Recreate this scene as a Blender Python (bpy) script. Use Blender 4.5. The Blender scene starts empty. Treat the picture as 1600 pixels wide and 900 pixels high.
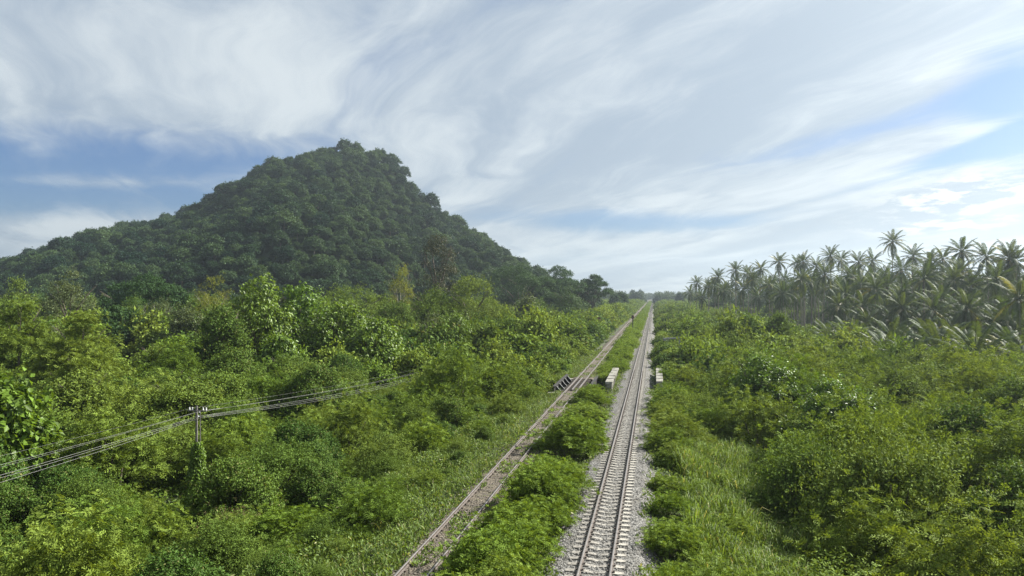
import bpy, math, random
import numpy as np
from mathutils import Vector, Matrix, Euler

R = math.radians
PI = math.pi
rng = np.random.default_rng(11)
random.seed(5)
sc = bpy.context.scene
col = sc.collection

# ------------------------------------------------------------------ camera
CAMZ, FPX, HORIZON = 9.4, 1170.0, 460.0
cd = bpy.data.cameras.new('camera')
cam = bpy.data.objects.new('camera', cd)
col.objects.link(cam)
cam.location = (0, 0, CAMZ)
cam.rotation_euler = (R(90) + math.atan(10 / FPX), 0, 0)
cd.sensor_width = 36
cd.lens = FPX / 1600 * 36
cd.clip_start, cd.clip_end = 0.5, 30000
sc.camera = cam
sc.view_settings.view_transform = 'Standard'
sc.view_settings.look = 'None'
sc.view_settings.exposure = 1.55
sc.view_settings.gamma = 1.0
sc.cycles.max_bounces = 7
sc.cycles.diffuse_bounces = 3
sc.cycles.glossy_bounces = 2
sc.cycles.transmission_bounces = 4
sc.cycles.transparent_max_bounces = 4
sc.cycles.volume_bounces = 0
sc.cycles.use_denoising = True
sc.cycles.denoising_prefilter = 'NONE'
sc.cycles.caustics_reflective = False
sc.cycles.caustics_refractive = False

SUN_AZ, SUN_EL = R(67), R(40)
SUN = Vector((math.sin(SUN_AZ) * math.cos(SUN_EL), math.cos(SUN_AZ) * math.cos(SUN_EL), math.sin(SUN_EL)))


# ------------------------------------------------------------------ node helper
class NT:
    def __init__(s, tree):
        s.t = tree

    def n(s, typ, ins=None, out=0, **props):
        nd = s.t.nodes.new(typ)
        for k, v in props.items():
            setattr(nd, k, v)
        for k, v in (ins or {}).items():
            if isinstance(v, bpy.types.NodeSocket):
                s.t.links.new(v, nd.inputs[k])
            else:
                nd.inputs[k].default_value = v
        return nd if out is None else nd.outputs[out]

    def m(s, op, a, b=0.0, c=0.0, clamp=False):
        return s.n('ShaderNodeMath', {0: a, 1: b, 2: c}, operation=op, use_clamp=clamp)

    def ss(s, x, lo, hi, tlo=0.0, thi=1.0):
        return s.n('ShaderNodeMapRange', {0: x, 1: lo, 2: hi, 3: tlo, 4: thi}, interpolation_type='SMOOTHSTEP')

    def mix(s, f, a, b, mode='MIX'):
        nd = s.n('ShaderNodeMix', None, out=None, data_type='RGBA', blend_type=mode)
        for k, v in ((0, f), (6, a), (7, b)):
            if isinstance(v, bpy.types.NodeSocket):
                s.t.links.new(v, nd.inputs[k])
            else:
                nd.inputs[k].default_value = v if k == 0 else (tuple(v) + (1,))[:4]
        return nd.outputs[2]

    def noise(s, vec, scale, detail=4, rough=0.55, dist=0.0, out=0):
        return s.n('ShaderNodeTexNoise', {'Vector': vec, 'Scale': scale, 'Detail': detail, 'Roughness': rough, 'Distortion': dist}, out=out)


# ------------------------------------------------------------------ sky: blue daylight with sheets of cirrus
world = bpy.data.worlds.new('World')
sc.world = world
world.use_nodes = True
wt = world.node_tree
wt.nodes.clear()
w = NT(wt)
sky = w.n('ShaderNodeTexSky', None, sky_type='NISHITA', sun_disc=False, sun_elevation=SUN_EL, sun_rotation=SUN_AZ,
          air_density=1.0, dust_density=1.2, ozone_density=1.5)
D = w.n('ShaderNodeTexCoord', None)
sep = w.n('ShaderNodeSeparateXYZ', {0: D}, out=None)
dx_, dy_, dz_ = sep.outputs
zc = w.m('ADD', w.m('MAXIMUM', dz_, 0.0), 0.085)
qx = w.m('DIVIDE', dx_, zc)
qy = w.m('DIVIDE', dy_, zc)
VX, VY = -0.30, 0.954
along = w.m('ADD', w.m('MULTIPLY', qx, VX), w.m('MULTIPLY', qy, VY))
across = w.m('SUBTRACT', w.m('MULTIPLY', qx, VY), w.m('MULTIPLY', qy, VX))
flat = w.n('ShaderNodeCombineXYZ', {0: qx, 1: qy, 2: 0.0})
warp = w.noise(flat, 0.55, 3, 0.5, out=1)
warpv = w.n('ShaderNodeVectorMath', {0: w.n('ShaderNodeVectorMath', {0: warp, 1: (0.5, 0.5, 0.5)}, operation='SUBTRACT'), 3: 0.85}, operation='SCALE')
stk = w.n('ShaderNodeVectorMath', {0: w.n('ShaderNodeCombineXYZ', {0: w.m('MULTIPLY', along, 0.24), 1: across, 2: 0.0}), 1: warpv}, operation='ADD')
n1 = w.noise(stk, 0.60, 9, 0.58)
n2 = w.noise(stk, 2.6, 8, 0.62, 0.4)
n3 = w.noise(w.n('ShaderNodeVectorMath', {0: stk, 1: (7.3, 3.1, 2.0)}, operation='ADD'), 0.75, 8, 0.55, 0.3)
az = w.m('ARCTAN2', dx_, dy_)
el = w.m('ARCSINE', dz_)


def blob(px, py, sx, sy, tilt=0.0):
    """A soft patch of sky round a direction, sizes in degrees."""
    a0 = math.atan((px - 800) / FPX)
    e0 = math.atan((HORIZON - py) / FPX * math.cos(a0))
    da = w.m('SUBTRACT', az, a0)
    de = w.m('SUBTRACT', el, e0)
    c, s_ = math.cos(tilt), math.sin(tilt)
    u = w.m('DIVIDE', w.m('ADD', w.m('MULTIPLY', da, c), w.m('MULTIPLY', de, s_)), R(sx))
    v = w.m('DIVIDE', w.m('SUBTRACT', w.m('MULTIPLY', de, c), w.m('MULTIPLY', da, s_)), R(sy))
    return w.m('EXPONENT', w.m('MULTIPLY', w.m('ADD', w.m('MULTIPLY', u, u), w.m('MULTIPLY', v, v)), -1.0))


body = w.m('ADD', w.m('MULTIPLY', n1, 0.62), w.m('MULTIPLY', n2, 0.38))
bias = 0.30
for (px, py, sx, sy, tl, amt) in ((190, 250, 12, 2.6, 0.0, -0.34), (40, 310, 9, 2.0, 0.0, -0.26), (330, 300, 5, 1.8, 0.3, -0.14), (1605, 150, 4.0, 4.2, 0.75, -0.40),
                                  (860, 343, 8, 1.0, -0.02, -0.24), (1340, 205, 8, 0.9, 0.22, -0.20), (1060, 350, 6, 0.8, 0.0, -0.18),
                                  (1540, 225, 7, 0.8, 0.3, -0.22),
                                  (1560, 195, 7, 0.6, 0.25, 0.16), (1510, 312, 5.0, 1.5, 0.05, 0.12), (120, 375, 12, 1.6, 0.0, 0.10), (150, 285, 9, 0.5, 0.05, 0.14)):
    bias = w.m('ADD', bias, w.m('MULTIPLY', blob(px, py, sx, sy, tl), amt))
dens = w.ss(w.m('ADD', body, bias), 0.48, 0.76)
dens = w.m('MULTIPLY', dens, 0.93)
sdot = w.n('ShaderNodeVectorMath', {0: D, 1: tuple(SUN)}, out=1, operation='DOT_PRODUCT')
glow = w.m('POWER', w.m('MAXIMUM', sdot, 0.0), 5.0)
shade = w.ss(w.m('ADD', w.m('MULTIPLY', n3, 0.6), w.m('MULTIPLY', n2, 0.4)), 0.40, 0.60)
ccol = w.mix(shade, (1.42, 1.72, 2.06), (2.62, 2.84, 2.94))
ccol = w.mix(w.m('MULTIPLY', glow, 1.25, clamp=True), ccol, w.mix(shade, (2.5, 2.8, 3.0), (4.3, 4.4, 4.35)))
# a few small puffy clouds, low towards the sun
puff = w.noise(w.n('ShaderNodeCombineXYZ', {0: w.m('MULTIPLY', az, 1.0), 1: w.m('MULTIPLY', el, 3.6), 2: 0.0}), 26.0, 7, 0.58, 0.2)
pm = w.m('ADD', blob(1520, 308, 4.6, 1.3, 0.05), w.m('MULTIPLY', blob(1450, 355, 3.8, 0.5, 0.0), 0.7))
pd = w.m('MULTIPLY', w.ss(puff, 0.46, 0.62), w.m('MINIMUM', w.m('MULTIPLY', pm, 1.3), 0.9))
skyc = w.mix(dens, w.mix(1.0, sky, (0.175, 0.25, 0.37), 'MULTIPLY'), ccol)
skyc = w.mix(pd, skyc, (4.0, 3.95, 3.7))
bg = w.n('ShaderNodeBackground', {0: skyc, 1: 0.1})
w.n('ShaderNodeOutputWorld', {0: bg}, out=None)

sl = bpy.data.lights.new('sun', 'SUN')
sl.energy = 5.0
sl.angle = R(0.6)
sl.color = (1.0, 0.96, 0.87)
so = bpy.data.objects.new('sun', sl)
so.rotation_euler = SUN.to_track_quat('Z', 'Y').to_euler()
so.location = SUN * 300
col.objects.link(so)


# ------------------------------------------------------------------ materials
def new_mat(name):
    m = bpy.data.materials.new(name)
    m.use_nodes = True
    m.node_tree.nodes.clear()
    return m, NT(m.node_tree)


def leaf_mat(name, c1, c2, trans=None, tmix=0.35, rough=0.5, spec=0.35, vary=0.45, hue=None):
    """Leaf: reflected and transmitted light; each plant its own tone, each leaf a little different."""
    m, t = new_mat(name)
    orand = t.n('ShaderNodeObjectInfo', None, out=5)
    irand = t.n('ShaderNodeNewGeometry', None, out=8)
    base = t.mix(orand, c1, c2)
    if hue:
        base = t.mix(t.m('MULTIPLY', t.m('GREATER_THAN', irand, 0.955), 0.8), base, hue)
    k = t.m('MULTIPLY_ADD', irand, vary * 2, 1 - vary)
    base = t.mix(1.0, base, t.n('ShaderNodeCombineXYZ', {0: k, 1: k, 2: k}), 'MULTIPLY')
    tr = t.mix(1.0, base, trans or (1.5, 1.35, 0.55), 'MULTIPLY')
    p = t.n('ShaderNodeBsdfPrincipled', {'Base Color': base, 'Roughness': rough, 'Specular IOR Level': spec})
    q = t.n('ShaderNodeBsdfTranslucent', {'Color': tr})
    s = t.n('ShaderNodeMixShader', {0: tmix, 1: p, 2: q})
    t.n('ShaderNodeOutputMaterial', {0: s}, out=None)
    return m


def rough_mat(name, c1, c2, scale, rough=0.85, bump=0.3, c3=None, metal=0.0, scale3=0.6, spec=0.3, dist=0.02, thr=(0.35, 0.65)):
    m, t = new_mat(name)
    co = t.n('ShaderNodeTexCoord', None, out=3)
    a = t.noise(co, scale, 6, 0.65)
    c = t.mix(t.ss(a, *thr), c1, c2)
    if c3:
        b = t.noise(co, scale3, 5, 0.6)
        c = t.mix(t.ss(b, 0.45, 0.68), c, c3)
    bp = t.n('ShaderNodeBump', {'Height': t.noise(co, scale * 1.7, 4, 0.6), 'Strength': bump, 'Distance': dist})
    p = t.n('ShaderNodeBsdfPrincipled', {'Base Color': c, 'Roughness': rough, 'Metallic': metal, 'Specular IOR Level': spec, 'Normal': bp})
    t.n('ShaderNodeOutputMaterial', {0: p}, out=None)
    return m


M = {}
M['feather'] = leaf_mat('feathery leaves', (0.092, 0.150, 0.022), (0.140, 0.186, 0.032), tmix=0.24, rough=0.65, spec=0.06)
M['fresh'] = leaf_mat('fresh leaves', (0.112, 0.176, 0.024), (0.138, 0.196, 0.032), tmix=0.26, rough=0.65, spec=0.06)
M['vine'] = leaf_mat('vine leaves', (0.050, 0.098, 0.018), (0.088, 0.138, 0.024), tmix=0.20, rough=0.6, spec=0.07, hue=(0.13, 0.12, 0.05))
M['leafy'] = leaf_mat('small oval leaves', (0.080, 0.130, 0.024), (0.124, 0.170, 0.032), tmix=0.22, rough=0.65, spec=0.05)
M['broad'] = leaf_mat('broad leaves', (0.080, 0.145, 0.016), (0.105, 0.165, 0.020), tmix=0.28, rough=0.45, spec=0.25)
M['hill'] = leaf_mat('hill tree leaves', (0.010, 0.034, 0.016), (0.064, 0.108, 0.036), tmix=0.16, vary=0.4, spec=0.1)
M['umbrella'] = leaf_mat('rain tree leaves', (0.030, 0.068, 0.020), (0.040, 0.08, 0.022), tmix=0.2, spec=0.1)
M['grey'] = leaf_mat('grey green leaves', (0.080, 0.108, 0.042), (0.095, 0.122, 0.048), tmix=0.25, spec=0.15)
M['gold'] = leaf_mat('yellow green leaves', (0.125, 0.155, 0.020), (0.15, 0.17, 0.025), tmix=0.35, spec=0.15)
M['brown'] = leaf_mat('brown leaves', (0.040, 0.050, 0.024), (0.048, 0.055, 0.026), tmix=0.2, hue=(0.16, 0.13, 0.08), spec=0.2)
M['dry'] = leaf_mat('dry brown leaves', (0.13, 0.105, 0.055), (0.16, 0.13, 0.07), tmix=0.2, spec=0.05)
M['palm'] = leaf_mat('palm leaflets', (0.030, 0.056, 0.022), (0.048, 0.072, 0.026), trans=(2.0, 1.7, 0.4), tmix=0.26, rough=0.5, spec=0.08, vary=0.3)
M['palmyellow'] = leaf_mat('yellowing palm leaflets', (0.11, 0.12, 0.03), (0.14, 0.14, 0.03), tmix=0.35, rough=0.4, spec=0.25)
M['grass'] = leaf_mat('tall grass blades', (0.092, 0.150, 0.026), (0.112, 0.168, 0.032), tmix=0.32, vary=0.5, hue=(0.24, 0.22, 0.10), spec=0.15)
M['creeper'] = leaf_mat('creeper leaves', (0.088, 0.140, 0.030), (0.105, 0.155, 0.036), tmix=0.28, hue=(0.20, 0.19, 0.10), spec=0.12)
M['bark'] = rough_mat('bark', (0.07, 0.055, 0.04), (0.14, 0.12, 0.095), 6, bump=0.6)
M['palebark'] = rough_mat('pale bark', (0.22, 0.20, 0.16), (0.32, 0.29, 0.25), 5, bump=0.4)
M['palmtrunk'] = rough_mat('palm trunk', (0.12, 0.105, 0.085), (0.20, 0.18, 0.15), 4, bump=0.5)
M['ground'] = rough_mat('soil and weeds', (0.030, 0.040, 0.016), (0.055, 0.070, 0.024), 0.7, bump=0.8, c3=(0.06, 0.055, 0.03), scale3=0.15)
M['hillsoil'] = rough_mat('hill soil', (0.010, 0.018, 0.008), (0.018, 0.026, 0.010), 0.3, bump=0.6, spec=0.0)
M['dirt'] = rough_mat('bare dirt', (0.16, 0.13, 0.09), (0.22, 0.185, 0.13), 1.2, bump=0.5, c3=(0.09, 0.085, 0.04))
M['concrete'] = rough_mat('weathered concrete', (0.165, 0.16, 0.137), (0.235, 0.228, 0.198), 3.5, bump=0.3, c3=(0.075, 0.072, 0.058), scale3=1.6)
M['sleeperc'] = rough_mat('concrete sleeper', (0.145, 0.134, 0.118), (0.205, 0.193, 0.172), 5, bump=0.2, c3=(0.33, 0.31, 0.27), scale3=2)
M['timber'] = rough_mat('weathered timber', (0.05, 0.041, 0.032), (0.09, 0.076, 0.06), 5, bump=0.5)
M['rail'] = rough_mat('rusty rail', (0.050, 0.040, 0.034), (0.085, 0.066, 0.055), 6, rough=0.6, bump=0.2, spec=0.4)
M['railtop'] = rough_mat('worn rail head', (0.155, 0.140, 0.130), (0.205, 0.188, 0.176), 3, rough=0.42, bump=0.05, metal=0.35, spec=0.5)
M['steel'] = rough_mat('dark bridge steel', (0.012, 0.012, 0.012), (0.028, 0.025, 0.022), 3, rough=0.85, bump=0.2)
M['steelpale'] = rough_mat('grey painted steel', (0.20, 0.205, 0.205), (0.27, 0.27, 0.262), 3, rough=0.6, bump=0.1)
M['rust'] = rough_mat('rusted sheet', (0.16, 0.06, 0.038), (0.24, 0.095, 0.06), 4, rough=0.8)
M['black'] = rough_mat('black enamel', (0.018, 0.018, 0.02), (0.03, 0.03, 0.032), 3, rough=0.5)
M['lens'] = rough_mat('dark glass lens', (0.02, 0.02, 0.025), (0.03, 0.03, 0.03), 3, rough=0.1, spec=0.5)
M['porcelain'] = rough_mat('white porcelain', (0.72, 0.72, 0.70), (0.80, 0.80, 0.78), 4, rough=0.25, bump=0.02, spec=0.5)
M['wire'] = rough_mat('weathered aluminium wire', (0.17, 0.17, 0.165), (0.22, 0.22, 0.215), 4, rough=0.5, bump=0.02, metal=0.6)
M['polesteel'] = rough_mat('pole steel', (0.08, 0.075, 0.07), (0.14, 0.13, 0.12), 4, rough=0.6, bump=0.1)
M['coconut'] = rough_mat('coconut husk', (0.15, 0.14, 0.04), (0.20, 0.15, 0.06), 6)


def ballast_mat(name, c1, c2, c3, weeds):
    m, t = new_mat(name)
    co = t.n('ShaderNodeTexCoord', None, out=3)
    vor = t.n('ShaderNodeTexVoronoi', {'Vector': co, 'Scale': 13.0}, out=None)
    rc = t.n('ShaderNodeSeparateColor', {0: vor.outputs[1]}, out=0)
    c = t.mix(t.ss(rc, 0.05, 0.95), c1, c2)
    big = t.noise(co, 0.8, 5, 0.6)
    c = t.mix(t.ss(big, 0.45, 0.7), c, c3)
    if weeds:
        wn = t.noise(co, 1.6, 6, 0.7)
        c = t.mix(t.m('MULTIPLY', t.ss(wn, 0.56, 0.66), weeds), c, (0.075, 0.085, 0.03))
    bp = t.n('ShaderNodeBump', {'Height': vor.outputs[0], 'Strength': 0.9, 'Distance': 0.05}, out=0)
    p = t.n('ShaderNodeBsdfPrincipled', {'Base Color': c, 'Roughness': 0.9, 'Specular IOR Level': 0.2, 'Normal': bp})
    t.n('ShaderNodeOutputMaterial', {0: p}, out=None)
    return m


M['ballast'] = ballast_mat('grey ballast', (0.060, 0.059, 0.056), (0.19, 0.185, 0.175), (0.10, 0.093, 0.082), 0.12)
M['ballastold'] = ballast_mat('old weedy ballast', (0.060, 0.050, 0.038), (0.140, 0.120, 0.092), (0.075, 0.062, 0.045), 0.85)


# ------------------------------------------------------------------ mesh helpers
def np_mesh(name, V, F, mat, smooth=False):
    """V (n,3); F (m,k): one mesh from arrays."""
    V = np.asarray(V, np.float32)
    F = np.asarray(F, np.int32)
    me = bpy.data.meshes.new(name)
    me.vertices.add(len(V))
    me.vertices.foreach_set('co', V.ravel())
    k = F.shape[1]
    me.loops.add(F.size)
    me.loops.foreach_set('vertex_index', F.ravel())
    me.polygons.add(len(F))
    me.polygons.foreach_set('loop_start', np.arange(0, F.size, k, dtype=np.int32))
    if smooth:
        me.polygons.foreach_set('use_smooth', np.ones(len(F), bool))
    for mm in (mat if isinstance(mat, (list, tuple)) else [mat]):
        me.materials.append(mm)
    me.update(calc_edges=True)
    return me


class MB:
    """Collects boxes, tubes and prisms; build() makes ONE mesh."""

    def __init__(s):
        s.v, s.f, s.mi = [], [], []

    def add(s, vs, fs, mi=0):
        o = len(s.v)
        s.v += [tuple(v) for v in vs]
        s.f += [tuple(i + o for i in f) for f in fs]
        s.mi += [mi] * len(fs)

    def box(s, c, size, rotz=0.0, mi=0, taper=1.0, ax=None):
        x, y, z = (d / 2 for d in size)
        vs = []
        for sz in (-1, 1):
            k = taper if sz > 0 else 1
            for sx, sy in ((-1, -1), (1, -1), (1, 1), (-1, 1)):
                p = Vector((sx * x * k, sy * y * k, sz * z))
                if ax is not None:
                    p = ax @ p
                elif rotz:
                    p = Matrix.Rotation(rotz, 3, 'Z') @ p
                vs.append(p + Vector(c))
        s.add(vs, [(3, 2, 1, 0), (4, 5, 6, 7), (0, 1, 5, 4), (1, 2, 6, 5), (2, 3, 7, 6), (3, 0, 4, 7)], mi)

    def tube(s, pts, rad, sides=6, cap=True, mi=0):
        pts = [Vector(p) for p in pts]
        if not hasattr(rad, '__len__'):
            rad = [rad] * len(pts)
        vs, fs = [], []
        ref = Vector((0.31, 0.17, 0.93))
        for i, p in enumerate(pts):
            d = (pts[min(i + 1, len(pts) - 1)] - pts[max(i - 1, 0)]).normalized()
            if abs(d.dot(ref)) > 0.98:
                ref = Vector((0.93, 0.1, 0.2))
            a = d.cross(ref).normalized()
            b = d.cross(a)
            for k in range(sides):
                t = 2 * PI * k / sides
                vs.append(p + (a * math.cos(t) + b * math.sin(t)) * rad[i])
        for i in range(len(pts) - 1):
            for k in range(sides):
                q = (k + 1) % sides
                fs.append((i * sides + k, i * sides + q, (i + 1) * sides + q, (i + 1) * sides + k))
        if cap:
            fs.append(tuple(range(sides))[::-1])
            fs.append(tuple(range((len(pts) - 1) * sides, len(pts) * sides)))
        s.add(vs, fs, mi)

    def mesh(s, name, mats, smooth=False):
        me = bpy.data.meshes.new(name)
        me.from_pydata(s.v, [], s.f)
        for m in (mats if isinstance(mats, (list, tuple)) else [mats]):
            me.materials.append(m)
        if any(s.mi):
            me.polygons.foreach_set('material_index', s.mi)
        if smooth:
            me.polygons.foreach_set('use_smooth', [True] * len(me.polygons))
        me.update()
        return me


def link(name, data, parent=None, loc=None, rot=None, scale=None):
    o = bpy.data.objects.new(name, data)
    col.objects.link(o)
    if parent:
        o.parent = parent
    if loc is not None:
        o.location = loc
    if rot is not None:
        o.rotation_euler = rot
    if scale is not None:
        o.scale = scale
    return o


def tag(o, label=None, cat=None, group=None, kind=None):
    for k, v in (('label', label), ('category', cat), ('group', group), ('kind', kind)):
        if v:
            o[k] = v
    return o


def thing(name, label, cat, loc=(0, 0, 0), rot=(0, 0, 0), scale=(1, 1, 1), group=None):
    return tag(link(name, None, None, loc, rot, scale), label, cat, group)


def proj(x, y, z):
    return 800 + FPX * x / y, HORIZON - FPX * (z - CAMZ) / y


def unproj(px, y):
    return (px - 800) / FPX * y


def zof(py, y):
    return CAMZ + (HORIZON - py) / FPX * y


# ------------------------------------------------------------------ lie of the land: two parallel tracks on a low bank
OX, OY = 2.68, 24.9
DX, DY = 0.1866, 0.9824
YAW = -math.atan2(DX, DY)          # rotation that turns +Y along the track
LEFT_U = -6.0                       # the older track, left of the newer one


def su(x, y):
    return (x - OX) * DX + (y - OY) * DY, (x - OX) * DY - (y - OY) * DX


def xy(s, u):
    return OX + s * DX + u * DY, OY + s * DY - u * DX


U_PROF = [-9000, -16, -8.4, -4.4, -3.3, -2.3, 2.3, 3.2, 8.5, 9000]
Z_PROF = [-3.0, -3.0, -0.52, -0.46, -0.62, -0.5, -0.5, -0.62, -3.0, -3.0]


def ground_z(x, y):
    s, u = su(x, y)
    z = np.interp(u, U_PROF, Z_PROF)
    dip = np.clip(1 - np.abs(s - 54.5) / 7.0, 0, 1) * np.clip((np.abs(u + 0.2) - 2.6) / 0.8, 0, 1)
    return z - np.minimum(dip * 2.2, 1.5) * (np.abs(u) < 16)


def grid_mesh(name, S, U, fz, mat, smooth=True):
    SS, UU = np.meshgrid(S, U, indexing='ij')
    X, Y = xy(SS, UU)
    Z = fz(SS, UU, X, Y)
    V = np.stack([X, Y, Z], -1).reshape(-1, 3)
    nu = len(U)
    i, j = np.meshgrid(np.arange(len(S) - 1), np.arange(nu - 1), indexing='ij')
    a = (i * nu + j).ravel()
    F = np.stack([a, a + 1, a + nu + 1, a + nu], -1)
    return np_mesh(name, V, F, mat, smooth)


def wob(x, y, k=1.0, ph=0.0):
    return (np.sin(x * 0.31 * k + 1.3 + ph) * np.cos(y * 0.27 * k + ph) + 0.5 * np.sin(x * 0.83 * k + y * 0.61 * k + ph)) / 1.5


S_ = np.concatenate([np.linspace(-80, 46, 64), np.linspace(47, 62, 31), np.linspace(64, 320, 110), np.geomspace(330, 2600, 40)])
U_ = np.concatenate([-np.geomspace(2400, 18, 40), np.linspace(-17, 10, 55), np.geomspace(11, 2400, 40)])
g = link('ground', grid_mesh('ground', S_, U_, lambda S, U, X, Y: ground_z(X, Y) + 0.10 * wob(X, Y, 2.0) * np.clip((np.abs(U + 3) - 6.5) / 3, 0, 1), M['ground']))
tag(g, 'weedy ground of the plain under scrub and beside the tracks', None, None, 'structure')


# the forested hill
HX = np.array([-760, -560, -420, -355, -302, -246, -213, -188, -155, -130, -112, -84, -68, -45, -30, -8, 14, 34, 52, 75, 95])
SIL = [(-760, 405), (-560, 402), (-420, 398)]
sil_px = np.array([-600, -300, -150, 0, 60, 115, 190, 240, 300, 350, 400, 450, 480, 510, 548, 585, 612, 632, 652, 690, 730, 780, 830, 870, 905, 950, 985])
sil_py = np.array([436, 428, 412, 396, 389, 371, 349, 333, 314, 289, 259, 239, 228, 221, 217, 225, 237, 259, 286, 315, 340, 370, 405, 429, 442, 458, 466])
TREE_H = 8.5
sil_py = sil_py + np.where((sil_px > 640) | (sil_px < 440), 7.0, 1.0)


def ridge_y(px):
    return np.interp(px, [-600, 0, 548, 700, 830, 985], [640, 560, 520, 490, 430, 370])


ry = ridge_y(sil_px)
rx = (sil_px - 800) / FPX * ry
rz = CAMZ + (HORIZON - sil_py) / FPX * ry - TREE_H


def hill_z(x, y):
    yr = np.interp(x, rx, ry)
    pk = np.interp(x, rx, rz) + 3.0
    wf = np.interp(x, [-400, -112, 20, 60, 110], [190, 235, 150, 95, 40])
    t = (y - yr) / np.where(y < yr, wf, 260.0)
    gz = np.clip(1 - np.abs(t), 0, 1)
    gz = np.where(t < 0, gz ** 0.92, gz ** 1.1)
    gz = np.where(np.abs(t) < 0.1, gz - (0.1 - np.abs(t)) ** 2 * 2.0, gz)
    u_ = (x - OX) * DY - (y - OY) * DX
    gz = gz * np.clip((-15 - u_) / 22, 0, 1)
    rough = 3.2 * (np.sin(x * 0.055 + y * 0.021) + 0.7 * np.sin(x * 0.023 - y * 0.047 + 2)) * np.clip(gz * (1 - gz) * 4, 0, 1)
    return -3.0 + (pk * gz) + rough * np.clip(pk / 60, 0, 1) - 0.4


xs = np.linspace(-620, 116, 150)
ys = np.linspace(240, 900, 120)
XX, YY = np.meshgrid(xs, ys, indexing='ij')
ZZ = hill_z(XX, YY)
ni, nj = XX.shape
a = (np.arange(ni - 1)[:, None] * nj + np.arange(nj - 1)[None, :]).ravel()
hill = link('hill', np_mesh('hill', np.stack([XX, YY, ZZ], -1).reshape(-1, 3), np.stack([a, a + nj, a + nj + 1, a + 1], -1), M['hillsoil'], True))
tag(hill, 'steep cone shaped hill covered in dark green forest', None, None, 'structure')

# bare dirt track seen in a gap of the left thicket
bm_x, bm_y = unproj(215, 120), 120
vs = []
for k in range(28):
    t = 2 * PI * k / 28
    vs.append((bm_x + (9 + 1.2 * math.sin(3 * t)) * math.cos(t), bm_y + (7 + math.sin(2 * t + 1)) * math.sin(t), -2.78))
mb = MB()
mb.add(vs + [(bm_x, bm_y, -2.70)], [(k, (k + 1) % 28, 28) for k in range(28)])
tag(link('dirt_path', mb.mesh('dirt_path', M['dirt'])), 'brown dirt track showing in a gap of the left thicket', None, None, 'structure')
mb = MB()
cx, cy = unproj(205, 185), 190
mb.add([(cx + 15 * math.cos(2 * PI * k / 24), cy + (11 + math.sin(5 * k)) * math.sin(2 * PI * k / 24), -2.75) for k in range(24)] + [(cx, cy, -2.6)],
       [(k, (k + 1) % 24, 24) for k in range(24)])
tag(link('dirt_clearing', mb.mesh('dirt_clearing', M['dirt'])), 'pale sunlit clearing behind the leaning trees', None, None, 'structure')


# ballast beds
def bed(s0, s1, uc, half, top, foot, mat, name):
    S = np.concatenate([np.arange(s0, min(s1, 140), 0.8), np.geomspace(140, s1, 60) if s1 > 140 else [s1]])
    U = np.array([-half - 0.95, -half - 0.4, -half, -half * 0.5, 0, half * 0.5, half, half + 0.4, half + 0.95])
    prof = np.array([foot, top * 0.5 + foot * 0.5 + 0.03, top, top - 0.02, top - 0.03, top - 0.02, top, top * 0.5 + foot * 0.5 + 0.03, foot])

    def fz(SS, UU, X, Y):
        return np.interp(UU - uc, U, prof) + 0.018 * np.sin(SS * 2.1 + UU * 3) + 0.012 * np.sin(SS * 5.3 - UU * 7)
    return link(name, grid_mesh(name, S, U + uc, fz, mat))


tag(bed(-60, 1500, 0, 1.45, -0.175, -0.66, M['ballast'], 'ballast'), 'clean grey stone ballast under the right railway track', None, None, 'structure')
tag(bed(-60, 49.0, LEFT_U, 0.95, -0.165, -0.62, M['ballastold'], 'ballast'), 'old weedy brown ballast of the left track, near side of its bridge', None, None, 'structure')
tag(bed(60.2, 1500, LEFT_U, 0.95, -0.165, -0.62, M['ballastold'], 'ballast'), 'old weedy brown ballast of the left track, far side of its bridge', None, None, 'structure')


# ------------------------------------------------------------------ railway tracks
def rail_mesh(s0, s1, uc):
    """Flat-bottomed rail: foot, web and head as one swept profile; the worn running surface is a second material."""
    prof = [(-0.06, 0.0), (0.06, 0.0), (0.06, 0.015), (0.012, 0.035), (0.012, 0.105), (0.035, 0.118), (0.035, 0.143), (0.026, 0.15), (-0.026, 0.15), (-0.035, 0.143), (-0.035, 0.118),
            (-0.012, 0.105), (-0.012, 0.035), (-0.06, 0.015)]
    S = np.concatenate([np.arange(s0, 120, 6.0), np.geomspace(120, s1, 30)])
    V, F, mi = [], [], []
    n = len(prof)
    for s in S:
        for (pu, pz) in prof:
            x, y = xy(s, uc + pu)
            V.append((x, y, pz - 0.15))
    for i in range(len(S) - 1):
        for k in range(n):
            q = (k + 1) % n
            F.append((i * n + k, i * n + q, (i + 1) * n + q, (i + 1) * n + k))
            mi.append(1 if k in (6, 7, 8) else 0)
    me = np_mesh('rail', V, F, [M['rail'], M['railtop']])
    me.polygons.foreach_set('material_index', mi)
    return me


def sleeper_concrete():
    """Pre-stressed monoblock: wide ends, dished and narrower in the middle."""
    mb = MB()
    st = [(-1.0, 0.14, 0.0), (-0.72, 0.15, 0.012), (-0.36, 0.14, 0.010), (0.0, 0.11, -0.035), (0.36, 0.14, 0.010), (0.72, 0.15, 0.012), (1.0, 0.14, 0.0)]
    vs, fs = [], []
    for x, hw, z in st:
        vs += [(x, -hw, -0.16), (x, -hw * 0.78, z), (x, hw * 0.78, z), (x, hw, -0.16)]
    for i in range(len(st) - 1):
        for k in range(3):
            fs.append((i * 4 + k, (i + 1) * 4 + k, (i + 1) * 4 + k + 1, i * 4 + k + 1))
    fs += [(0, 1, 2, 3), tuple(range((len(st) - 1) * 4, len(st) * 4))[::-1]]
    mb.add(vs, fs)
    return mb.mesh('sleeper', M['sleeperc'])


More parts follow.
